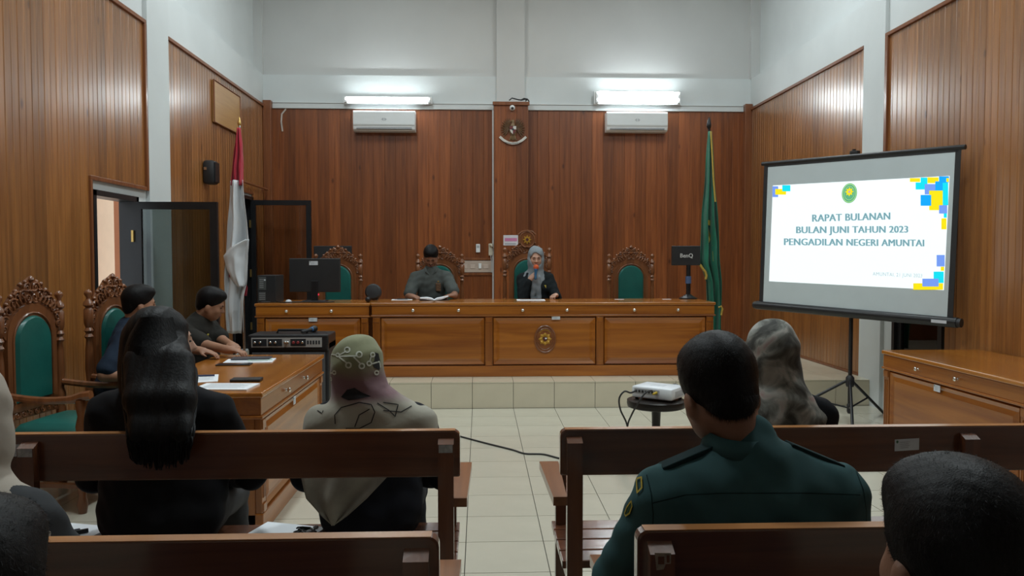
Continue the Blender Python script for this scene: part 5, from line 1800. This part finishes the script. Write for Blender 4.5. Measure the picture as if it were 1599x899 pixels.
def decal(info_obj, root, pts, half, mat, name, off=.0015, closed=False, fill=False):
    """a printed line (or filled patch) laid on a garment: photo points dropped onto its surface"""
    bpy.context.view_layer.update()
    mw = root.matrix_world.copy()
    inv = mw.inverted()
    me = info_obj.data
    bvh = BVHTree.FromPolygons([v.co for v in me.vertices], [p.vertices for p in me.polygons])
    e = inv @ EYE
    def hit(px, py):
        d = (inv.to_3x3() @ ray(px, py)).normalized()
        h = bvh.ray_cast(e, d)
        return None if h[0] is None else (h[0] + h[1] * off * (1 if h[1].dot(d) < 0 else -1), h[1] if h[1].dot(d) < 0 else -h[1])
    fine = []
    P = pts + ([pts[0]] if closed else [])
    for i in range(len(P) - 1):
        L = max(2, int(math.hypot(P[i + 1][0] - P[i][0], P[i + 1][1] - P[i][1]) / 2.5))
        for k in range(L):
            fine.append((P[i][0] + (P[i + 1][0] - P[i][0]) * k / L, P[i][1] + (P[i + 1][1] - P[i][1]) * k / L))
    fine.append(P[-1])
    hs = [h for h in (hit(*q) for q in fine) if h]
    mb = MB()
    if fill:
        hs = hs[:-1]
        c = sum((h[0] for h in hs), Vector()) / len(hs)
        cp = sum(q[0] for q in fine) / len(fine), sum(q[1] for q in fine) / len(fine)
        ch = hit(*cp)
        cc = ch[0] if ch else c
        n = len(hs)
        mb.add([h[0] for h in hs] + [cc], [(i, (i + 1) % n, n) for i in range(n)])
    else:
        if len(hs) < 2:
            return None
        vs = []
        for i, (p, nn) in enumerate(hs):
            t = hs[min(i + 1, len(hs) - 1)][0] - hs[max(i - 1, 0)][0]
            q = nn.cross(t).normalized() * half
            vs += [p - q, p + q]
        mb.add(vs, [(2 * i, 2 * i + 1, 2 * i + 3, 2 * i + 2) for i in range(len(hs) - 1)])
    return mb.build(name, mat, info_obj)
# ------------------------------------------------------------------ the people
def local(o_loc, yaw, p):
    return (T(*o_loc) @ Matrix.Rotation(yaw, 4, 'Z')).inverted() @ Vector(p)
def hijab(info, mat, parent, vox=.009, s=1.0, zs=.535, front_tail=True, cape=(.17, .13, .09), big=1.0, face=True, extra=(), wr=.004):
    hm, Ml = info['hm'], info['Ml']
    P = [ell((0, -.020, .024), (.096 * big, .116 * big, .116 * big), .02), ell((0, .0, -.05), (.090 * big, .095 * big, .085 * big), .04)]
    P = [xf(p, hm) for p in P]
    nk = hm @ Vector((0, .0, -.07))
    ch = Ml @ Vector((0, .03, zs + .02))
    P.append(rcone(nk, ch, .078 * big, .080, .05))
    cx_, cy_, cz_ = cape
    for s_ in (-1, 1):
        P.append(rcone(Ml @ Vector((0, -.012, zs - .008)), Ml @ Vector((s_ * cx_, -.012, zs - .06)), .084, .084, .035))
    P.append(xf(ell((0, -.045, zs - .07), (cx_ * .95, .085, cz_ + .06), .05), Ml))
    P.append(xf(ell((0, .06, zs - .08), (cx_ * .8, .085, cz_ + .05), .05), Ml))
    P += list(extra)
    if face:
        P += [xf(sub(ell((0, .135, -.008), (.056, .085, .080), .012)), hm), xf(sub(ell((0, .045, -.010), (.064, .075, .086), .01)), hm)]
    wz = lambda X, Y, Z: wr * np.sin(X * 38 + 2.5 * np.sin(Z * 21 + 1)) * np.sin(Z * 33 + Y * 27)
    info['scarf'] = field('headscarf', P, mat, parent, vox, wz)
    return info['scarf']
SEATC = SZ + .500
# 1 the man reading at the desk
M_UNI = cloth('uniform_grey', (.075, .085, .080), .10)
lc = (at(674, 430, Y=9.10).x, 9.10, SEATC)
wr_, wl_ = at(641, 463, Y=8.60), at(709, 463, Y=8.60)
i1 = person('bearded man in a grey short-sleeved uniform reading an open book at the desk', lc, PI, 1.0, lean=9, head=(0, 31, 0), sleeve='short', top=M_UNI, skinm=M_SKIN3, bottom=M_UNI, hair='short', vox=.009, hvox=.0075, shw=.94, fat=1.0,
            arms={1: {'to': local(lc, PI, (wr_.x, 8.62, DZ + .035)), 'dir': local((0, 0, 0), PI, (.75, -.6, -.05)), 'nrm': (0, 0.1, 1), 'curl': .75, 'pole': (.45, -.2, -.9)},
                  -1: {'to': local(lc, PI, (wl_.x, 8.60, DZ + .040)), 'dir': local((0, 0, 0), PI, (-.75, -.6, .05)), 'nrm': (0, .1, 1), 'curl': .75, 'pole': (-.45, -.2, -.9)}})
o1 = i1['o']
hm = i1['hm']
field('beard', [xf(p, hm) for p in [ell((0, .050, -.085), (.046, .046, .036), .02), ell((0, .09, -.048), (.026, .012, .008), .01), sub(ell((0, .108, -.062), (.024, .02, .010), .006))]], M_HAIR, o1, .006)
col_ = MB()
for s_ in (-1, 1):
    pts = [i1['Ml'] @ Vector(p) for p in ((s_ * .012, .085, .525), (s_ * .05, .075, .565), (s_ * .066, .02, .598), (s_ * .05, -.055, .605))]
    col_.tube(pts, [.010, .014, .013, .012], 8)
col_.build('collar', M_UNI, o1, True)
Mb = i1['Ml'] @ T(-.085, .118, .43)
MB().box((-.028, -.012, -.045), (.028, .012, .045), 0, None, .003).build('chest_badge', mk('badge_brown', (.16, .09, .05), .5, var=.5, vscale=60), o1, M=Mb @ T(0, .006, -.03))
MB().lathe([(.010, 0), (.010, .006), (.004, .009)], 10, Mb @ T(0, .008, .035) @ Matrix.Rotation(-PI / 2, 4, 'X')).build('pin', M_GOLD, o1, True)

# 2 the woman speaking
M_JACK = cloth('jacket_black', (.010, .014, .016), .2)
M_SCARFG = cloth('scarf_grey', (.22, .25, .27), .18)
lc = (at(836, 430, Y=9.08).x, 9.08, SEATC - .005)
mh = at(837, 419, Y=8.87)
mb_ = at(836, 436, Y=8.835)
wr_ = at(828, 438, Y=8.86)
hd = at(837, 424, Y=8.85)
wl_ = at(868, 462, Y=8.68)
i2 = person('woman in a black jacket and grey headscarf speaking into a microphone', lc, PI, .97, lean=6, head=(0, 2, 0), sleeve='long', top=M_JACK, skinm=M_SKIN2, bottom=M_JACK, female=True, vox=.009, hvox=.007, shw=.93,
            arms={1: {'to': local(lc, PI, (wr_.x - .01, 8.90, wr_.z - .005)), 'dir': local((0, 0, 0), PI, (.55, -.12, .75)), 'nrm': local((0, 0, 0), PI, (-.6, -.7, .3)), 'curl': .95, 'pole': (.35, -.1, -1)},
                  -1: {'to': local(lc, PI, (wl_.x + .01, 8.66, DZ + .040)), 'dir': local((0, 0, 0), PI, (-.5, -.75, 0)), 'nrm': (0, 0, 1), 'curl': .95, 'pole': (-.35, -.4, -.9)}})
o2 = i2['o']
tail = [rcone(i2['Ml'] @ Vector((.028, .135, .52)), i2['Ml'] @ Vector((.045, .155, .20)), .030, .028, .012), rcone(i2['Ml'] @ Vector((-.02, .135, .50)), i2['Ml'] @ Vector((-.025, .155, .18)), .032, .034, .012)]
hijab(i2, M_SCARFG, o2, .008, zs=.52, cape=(.125, .1, .06), extra=tail)
MB().box((-.012, 0, -.018), (.012, .006, .018), 0, i2['Ml'] @ T(-.10, .128, .40), .002).build('lapel_pin', mk('pin_gold', (.60, .52, .10), .4, .3, var=.2), o2)
o = microphone('microphone with an orange foam head held at the mouth of the speaking woman', mb_, mh - mb_, foam=mk('foam_orange', (.62, .11, .03), .8, bump=.3, bscale=400), ring=(.03, .16, .32))
o.scale = (1.1, 1.1, .78)
o.children[0].data.materials[0] = mk('mic_handle_blue', (.02, .10, .20), .3, var=.1)

# 3 the man in the navy shirt
M_NAVY = cloth('shirt_navy', (.018, .030, .052), .15)
lc = (-2.43, 5.40, .485)
yw = R(-72)
i3 = person('man in a navy short-sleeved shirt seen from behind at the counsel table', lc, yw, .93, lean=11, head=(14, -4, 0), sleeve='short', top=M_NAVY, skinm=M_SKIN, bottom=M_BLACKP, hair='short', vox=.010, hvox=.009, shw=1.05, fat=1.08,
            arms={1: {'to': local(lc, yw, (-2.16, 5.10, .70)), 'pole': (.5, -.9, -.9), 'curl': .4}, -1: {'to': local(lc, yw, (-1.88, 5.55, .80)), 'curl': .4}})
# 4 the man in dark uniform
M_DKUNI = cloth('uniform_dark', (.022, .021, .018), .2)
lc = (-2.29, 6.10, .495)
yw = R(-98)
hnd = at(372, 553, Y=5.62)
i4 = person('man in a dark short-sleeved uniform resting a hand on the papers of the counsel table', lc, yw, .92, lean=24, head=(18, 0, 0), sleeve='short', top=M_DKUNI, skinm=M_SKIN, bottom=M_DKUNI, hair='short', vox=.010, hvox=.008, shw=1.05, fat=1.1,
            arms={1: {'to': local(lc, yw, (hnd.x - .03, 5.60, .805)), 'dir': local((0, 0, 0), yw, (.95, -.2, -.06)), 'nrm': (0, 0, 1), 'curl': .55, 'pole': (.5, -.2, -.9)},
                  -1: {'to': local(lc, yw, (-1.78, 5.80, .80)), 'dir': local((0, 0, 0), yw, (.6, -.8, 0)), 'curl': .6, 'pole': (-.6, 0, -.9)}})
o4 = i4['o']
MB().box((-.010, 0, -.016), (.010, .008, .016), 0, i4['Ml'] @ T(.10, .122, .47), .002).build('gold_pin', MATS['pin_gold'], o4)
MB().box((-.014, 0, -.07), (.014, .006, .0), 0, i4['Ml'] @ T(.10, .128, .45), .002).build('blue_ribbon', mk('ribbon_blue', (.03, .05, .14), .6, var=.1), o4)

# 5 the long-haired woman
M_BLZ = cloth('blazer_black', (.009, .009, .011), .2)
lc = (at(252, 700, Y=2.84).x, 2.84, .43)
yw = 0.0
i5 = person('woman with long straight black hair and a black blazer on the bench', lc, yw, 1.0, lean=2, head=(-58, 0, 0), sleeve='long', top=M_BLZ, skinm=M_SKIN2, bottom=cloth('trousers_grey', (.05, .05, .052)), female=True, vox=.009, hvox=.009, shw=1.16, hipw=1.15, fat=1.12, feet=True,
            arms={1: {'to': (.16, .30, .17), 'pole': (.9, -.4, -.8)}, -1: {'to': (-.16, .30, .17), 'pole': (-.9, -.4, -.8)}})
o5 = i5['o']
hm, Ml = i5['hm'], i5['Ml']
H = [xf(p, hm) for p in [ell((0, -.020, .034), (.093, .108, .098), .02), ell((0, -.035, -.06), (.095, .085, .12), .05), sub(ell((0, .125, -.03), (.062, .080, .105), .012)), sub(ell((0, .06, -.14), (.06, .06, .08), .01))]]
LV = lambda *p: Vector(p)
def hx(px, dy, z):          # a strand point of the fall, kept above the same seat
    return (at(px, 600, Y=lc[1] + dy).x - lc[0], dy, z)
H += [ell(hx(250, -.070, .62), (.110, .070, .14), .05)]
for px in (215, 238, 262, 285):
    H += [rcone(hx(px, -.105, .68), hx(px, -.200, .565), .042, .040, .04), rcone(hx(px, -.200, .565), hx(px, -.255, .485), .040, .028, .03), rcone(hx(px, -.255, .485), hx(px, -.272, .462), .028, .024, .03), rcone(hx(px, -.272, .462), hx(240 + (px - 250) * .7, -.276, .40 - .02 * (px < 262)), .026, .012, .02)]
H += [ell((.085, -.02, .62), (.030, .06, .13), .04), ell((-.095, -.02, .62), (.032, .06, .15), .04)]
def hw(X, Y, Z):
    return .0010 * np.sin(X * 210 + .5 * np.sin(Z * 7)) + .0012 * np.sin(X * 83 + Z * 4) + 0 * Y
i5['hair'] = field('long_hair', H, mk('long_black_hair', (.005, .0045, .005), .5, spec=.18, var=.4, vscale=160, bump=.16, bscale=160, stretch=(1, 1, .04)), o5, .007, hw, 1)

rs = random.Random(4)
sb = MB()
for i in range(420):
    u = rs.uniform(-1, 1)
    q = math.sqrt(max(0, 1 - u * u))
    jz = rs.uniform(-.012, .012)
    def hp(px, dy, z):
        return Vector(hx(px + rs.uniform(-3, 3), dy + rs.uniform(-.006, .004), z))
    c0 = 249 + u * 56
    pts = [Vector((u * .055, -.020 - .06 * q, .735 + .098 * math.sqrt(max(0, 1 - (u * .55) ** 2 - .25 * q)) + .012)), Vector((u * .088, -.045 - .085 * q, .735)), hp(c0, -.085 - .085 * q, .65), hp(c0, -.150 - .075 * q, .58), hp(c0 * .96 + 10, -.215 - .050 * q, .515), hp(c0 * .92 + 20, -.270 - .018 * q, .476), hp(c0 * .88 + 29, -.294, .445), hp(c0 * .82 + 44, -.296, .395 + rs.uniform(-.04, .03) + .03 * u * u)]
    fine = []
    for k in range(len(pts) - 1):
        p0, p1, p2, p3 = pts[max(k - 1, 0)], pts[k], pts[k + 1], pts[min(k + 2, len(pts) - 1)]
        for t in (0, .33, .66):
            fine.append(.5 * ((2 * p1) + (p2 - p0) * t + (2 * p0 - 5 * p1 + 4 * p2 - p3) * t * t + (3 * p1 - p0 - 3 * p2 + p3) * t ** 3))
    fine.append(pts[-1])
    n_ = len(fine)
    sb.tube(fine, [.0045 * (1 - .75 * (k / n_) ** 3) for k in range(n_)], 4)
tag(sb.build('hair_strands', MATS['long_black_hair'], i5['hair'], True), kind='stuff')

# 6 woman in a patterned headscarf
def scarf_mat(name, c_top, c_mid, c_low, z0, z1, z2, var=.15):
    m = mk(name, c_low, .85, bump=.3, bscale=14, sheen=.15)
    nt = m.node_tree
    b = nt.nodes['Principled BSDF']
    tc = nd(nt, 'ShaderNodeTexCoord')
    sx = nd(nt, 'ShaderNodeSeparateXYZ')
    nt.links.new(tc.outputs['Object'], sx.inputs[0])
    n = nd(nt, 'ShaderNodeTexNoise')
    n.inputs['Scale'].default_value = 9
    n.inputs['Detail'].default_value = 3
    nt.links.new(tc.outputs['Object'], n.inputs['Vector'])
    ad = nd(nt, 'ShaderNodeMath', operation='MULTIPLY_ADD')
    ad.inputs[1].default_value = var
    nt.links.new(n.outputs[0], ad.inputs[0])
    nt.links.new(sx.outputs['Z'], ad.inputs[2])
    mr = nd(nt, 'ShaderNodeMapRange')
    mr.inputs['From Min'].default_value = z0 + var / 2
    mr.inputs['From Max'].default_value = z2 + var / 2
    nt.links.new(ad.outputs[0], mr.inputs['Value'])
    rp = nd(nt, 'ShaderNodeValToRGB')
    e = rp.color_ramp.elements
    e[0].position, e[0].color = 0, (*c_low, 1)
    e[1].position, e[1].color = 1, (*c_top, 1)
    f = (z1 - z0) / (z2 - z0)
    a = e.new(max(.02, f - .18)); a.color = (*c_low, 1)
    a = e.new(f); a.color = (*c_mid, 1)
    a = e.new(min(.96, f + .22)); a.color = (*c_mid, 1)
    nt.links.new(mr.outputs[0], rp.inputs[0])
    nt.links.new(rp.outputs[0], b.inputs['Base Color'])
    return m
M_SC6 = scarf_mat('scarf_olive_mauve', (.25, .26, .145), (.22, .125, .14), (.40, .38, .31), .43, .55, .66, .05)
M_DK6 = cloth('dress_dark', (.012, .014, .020), .2)
lc = (at(578, 700, Y=2.86).x, 2.86, .43)
i6 = person('woman in a dark dress with an olive and mauve headscarf printed with rings', lc, 0, .90, lean=6, head=(-4, 4, 0), sleeve='long', top=M_DK6, skinm=M_SKIN2, bottom=M_DK6, female=True, vox=.009, shw=1.02, hipw=1.0, fat=1.05, face=True, head_off=(-.05, 0, -.042),
            arms={1: {'to': (.13, .30, .16), 'pole': (1, -.5, -.6)}, -1: {'to': (-.13, .30, .16), 'pole': (-1, -.5, -.6)}})
o6 = i6['o']
hijab(i6, M_SC6, o6, .008, zs=.4815, cape=(.165, .13, .10), big=1.0)
# kerchief corner hanging down the back, a cloth of its own thickness
def back_tail(root, rows, y0, mat, name, amp=.012):
    vs, fs = pleat_sheet(rows, 1.5, amp, 24)
    return flag_mesh([(x, y + y0 + .22 * (z - rows[0][0]), z) for x, y, z in vs], fs, name, [mat], root, .004)
def tail_rows(loc, Y, rows):
    out = []
    for py, xl, xr in rows:
        a, b = at(xl, py, Y=Y), at(xr, py, Y=Y)
        out.append((a.z - loc[2], a.x - loc[0], b.x - loc[0], 1))
    return interp(out, 22)
back_tail(o6, tail_rows(lc, 2.70, [(682, 484, 628), (695, 478, 622), (720, 471, 618), (745, 472, 605), (775, 480, 575), (800, 505, 545), (812, 521, 527)]), -.140, mk('scarf_beige', (.38, .36, .30), .85, var=.2, vscale=12, bump=.3, bscale=14), 'scarf_corner')
# printed rings and lines on the scarf
M_PRW = mk('print_white', (.66, .68, .58), .8, var=.05)
M_PRK = mk('print_black', (.012, .012, .014), .8, var=.05)
cir = lambda x, y, r: [(x + r * math.cos(a), y + r * math.sin(a)) for a in [2 * PI * k / 12 for k in range(12)]]
def s1(x, y):       # crop (380..780, 360..600) at 3.745
    return (380 + x / 3.745, 360 + y / 3.745)
rings = [(608, 697, 4), (677, 724, 4.2), (553, 727, 2.6), (615, 786, 4), (692, 791, 4), (755, 725, 3.2), (735, 776, 3.4), (778, 830, 3), (533, 829, 2.6), (510, 868, 2.6)]
for x, y, r in rings:
    decal(i6['scarf'], o6, cir(*s1(x, y), r), .0028, M_PRW, 'printed_ring', closed=True)
for a, b in (((498, 720), (545, 727)), ((563, 727), (600, 707)), ((563, 735), (663, 732)), ((560, 738), (608, 775)), ((645, 738), (685, 778)), ((745, 738), (738, 764)), ((745, 780), (795, 765)), ((795, 765), (800, 800)), ((498, 835), (525, 830))):
    decal(i6['scarf'], o6, [s1(*a), s1(*b)], .0026, M_PRW, 'printed_line')
decal(i6['scarf'], o6, [s1(*q) for q in ((768, 712), (788, 718), (800, 770), (795, 815), (765, 800), (755, 770), (775, 755))], 0, M_PRK, 'printed_patch', fill=True)
def s2(x, y):       # crop (300..740, 480..899) at 2.1455
    return (300 + x / 2.1455, 480 + y / 2.1455)
for path in ([(480, 390), (478, 360), (500, 335), (560, 318), (600, 325), (612, 350), (600, 385), (560, 405), (515, 405)], [(620, 320), (660, 345), (680, 365), (690, 325), (640, 318)], [(640, 345), (700, 350), (735, 330)], [(420, 345), (435, 355), (440, 345)], [(545, 400), (560, 360), (595, 340)]):
    decal(i6['scarf'], o6, [s2(*q) for q in path], .0018, M_PRK, 'printed_line')
# gathered dark band at the nape
kn = [(500, 300), (520, 275), (545, 268), (570, 285), (600, 298), (560, 306), (520, 312)]
decal(i6['scarf'], o6, [s2(*q) for q in kn], 0, M_PRK, 'printed_patch', fill=True, off=.003)

# 7 woman in a blotched headscarf
M_SC7 = mk('scarf_blotched', (.12, .12, .105), .85, bump=.3, bscale=16, sheen=.05)
nt = M_SC7.node_tree
tc = nd(nt, 'ShaderNodeTexCoord')
n1 = nd(nt, 'ShaderNodeTexNoise'); n1.inputs['Scale'].default_value = 11; n1.inputs['Detail'].default_value = 4; n1.inputs['Distortion'].default_value = .8
nt.links.new(tc.outputs['Object'], n1.inputs['Vector'])
rp = nd(nt, 'ShaderNodeValToRGB')
e = rp.color_ramp.elements
e[0].position, e[0].color = .36, (.04, .04, .035, 1)
e[1].position, e[1].color = .62, (.42, .40, .36, 1)
a = e.new(.46); a.color = (.11, .11, .095, 1)
a = e.new(.54); a.color = (.24, .25, .225, 1)
a = e.new(.72); a.color = (.40, .29, .27, 1)
nt.links.new(n1.outputs[0], rp.inputs[0])
nt.links.new(rp.outputs[0], nt.nodes['Principled BSDF'].inputs['Base Color'])
M_DK7 = cloth('dress_black', (.010, .012, .016), .2)
lc = (at(1222, 700, Y=2.88).x, 2.88, .43)
i7 = person('woman in black with a grey and brown blotched headscarf on the bench before the screen', lc, R(6), .91, lean=5, head=(0, 3, 0), sleeve='long', top=M_DK7, skinm=M_SKIN2, bottom=M_DK7, female=True, vox=.010, shw=.95, fat=1.0, head_off=(-.025, 0, 0))
o7 = i7['o']
hijab(i7, M_SC7, o7, .009, zs=.487, cape=(.105, .12, .16), big=1.0)

# 8 the man in green uniform
M_GUNI = cloth('uniform_green', (.040, .096, .102), .12, bump=.3, bs=6)
lc = (at(1172, 700, Y=1.84).x, 1.84, .43)
i8 = person('broad man in a dark green uniform with epaulettes seen from behind', lc, 0, 1.0, lean=1, head=(4, 24, -7), sleeve='long', top=M_GUNI, skinm=M_SKIN3, bottom=M_GUNI, hair='short', vox=.008, hvox=.007, shw=1.12, fat=1.16, hipw=1.1, head_off=(-.062, .03, -.022), hs=1.09, slope=.060,
            arms={1: {'to': (.17, .32, .18), 'pole': (.9, -.35, -.8)}, -1: {'to': (-.17, .32, .18), 'pole': (-.9, -.35, -.8)}})
o8 = i8['o']
strands(i8, 6000, 0, .010, o8, 2, up=.2, rad=.0004)
hm, Ml = i8['hm'], i8['Ml']
cl = MB()
pts = []
for k in range(15):
    a = R(-195 + k * 15)
    pts.append(Ml @ Vector((-.022 + .078 * math.cos(a), .0 + .074 * math.sin(a), .612 + .012 * math.sin(a))))
N = len(pts)
vs = [p + Vector((0, 0, -.030)) + (p - Ml @ Vector((-.022, 0, .612))).normalized() * .012 for p in pts] + [p + Vector((0, 0, .012)) for p in pts]
cl.add(vs, [(i, i + 1, N + i + 1, N + i) for i in range(N - 1)])
c_ = cl.build('collar', M_GUNI, o8, True)
sm = c_.modifiers.new('thick', 'SOLIDIFY'); sm.thickness = .008; sm.offset = 0
# epaulettes, yoke seam, sleeve seams, badges
def s3(x, y):       # crop (940..1420, 480..899) at 2.1458
    return (940 + x / 2.1458, 480 + y / 2.1458)
for p0, p1 in (((305, 468), (150, 540)), ((665, 455), (830, 525))):
    h0 = None
M_EPA = mk('epaulette_green', (.012, .030, .032), .8, spec=.1, var=.1)
def epaulettes(info, sw, zs, slope, mat, top_r=.066, end_r=.060):
    for s_ in (-1, 1):
        a, b = Vector((s_ * sw * .42, -.014, zs + .012 - (slope + .012) * .42 + top_r + .010)), Vector((s_ * sw * 1.02, -.012, zs - slope + end_r + .004))
        ax = (b - a).normalized()
        ay = Vector((0, 1, 0))
        Mx = Matrix((ax, ay, ax.cross(ay))).transposed().to_4x4()
        MB().box((0, -.026, -.006), ((b - a).length, .026, .006), 0, info['Ml'] @ T(*a) @ Mx, .003).build('epaulette', mat, info['top'])
epaulettes(i8, .190 * 1.12, .535, .060, M_EPA)
for pts in ([(170, 655), (280, 628), (400, 622), (520, 622), (700, 622), (865, 628)], [(150, 560), (165, 620), (172, 690), (170, 750)], [(850, 545), (875, 610), (885, 680), (885, 720)]):
    decal(i8['top'], o8, [s3(*q) for q in pts], .0013, M_EPA, 'seam', off=.0008)
M_BADY = mk('badge_gold', (.45, .33, .03), .6, var=.1)
M_BADG = mk('badge_green', (.02, .07, .03), .6, var=.1)
decal(i8['top'], o8, [s3(*q) for q in ((120, 575), (136, 570), (137, 605), (122, 622))], .0025, M_BADY, 'badge_border', off=.004, closed=True)
decal(i8['top'], o8, [s3(*q) for q in ((80, 690), (88, 668), (103, 648), (105, 665), (97, 688), (84, 698))], 0, M_BADG, 'badge', off=.003, fill=True)
decal(i8['top'], o8, [s3(*q) for q in ((80, 690), (88, 668), (103, 648), (105, 665), (97, 688), (84, 698))], .002, M_BADY, 'badge_border', off=.004, closed=True)

# 9 short-haired head before the camera, right
M_NV = cloth('top_navy', (.012, .018, .032), .2)
lc = (at(1530, 800, Y=.93).x, .93, .43)
i9 = person('person with short black hair and a navy top on the rearmost bench', lc, R(3), .95, lean=3, head=(0, 6, 0), sleeve='long', top=M_NV, skinm=M_SKIN3, bottom=M_NV, hair='short', vox=.010, hvox=.006, shw=1.0, head_off=(0, 0, -.048), hs=1.03)
strands(i9, 9000, 0, .009, i9['o'], 5, up=.16, rad=.0004)
# 10 woman in a beige scarf at the end of the second bench
M_BEI = cloth('scarf_beige_plain', (.42, .37, .31), .08)
M_GR10 = cloth('sleeve_grey', (.045, .048, .052), .15)
lc = (at(-68, 800, Y=1.84).x, 1.84, .43)
i10 = person('woman in a plain beige headscarf and grey top on the bench by the paper sticker', lc, R(-4), .90, lean=3, head=(0, 2, 0), sleeve='long', top=M_GR10, skinm=M_SKIN2, bottom=M_GR10, female=True, vox=.010, shw=1.0, fat=1.0)
hijab(i10, M_BEI, i10['o'], .009, zs=.4815, cape=(.15, .12, .07))
# 11 dark head, left
lc = (at(-88, 860, Y=.93).x, .93, .43)
i11 = person('person with dark hair in a dark top on the rearmost bench behind the beige-scarfed woman', lc, R(-3), .93, lean=3, head=(0, 5, 0), sleeve='long', top=M_NV, skinm=M_SKIN3, bottom=M_NV, hair='short', vox=.010, hvox=.007, head_off=(0, 0, -.068))
strands(i11, 4000, 0, .010, i11['o'], 9, up=.2, rad=.0005)
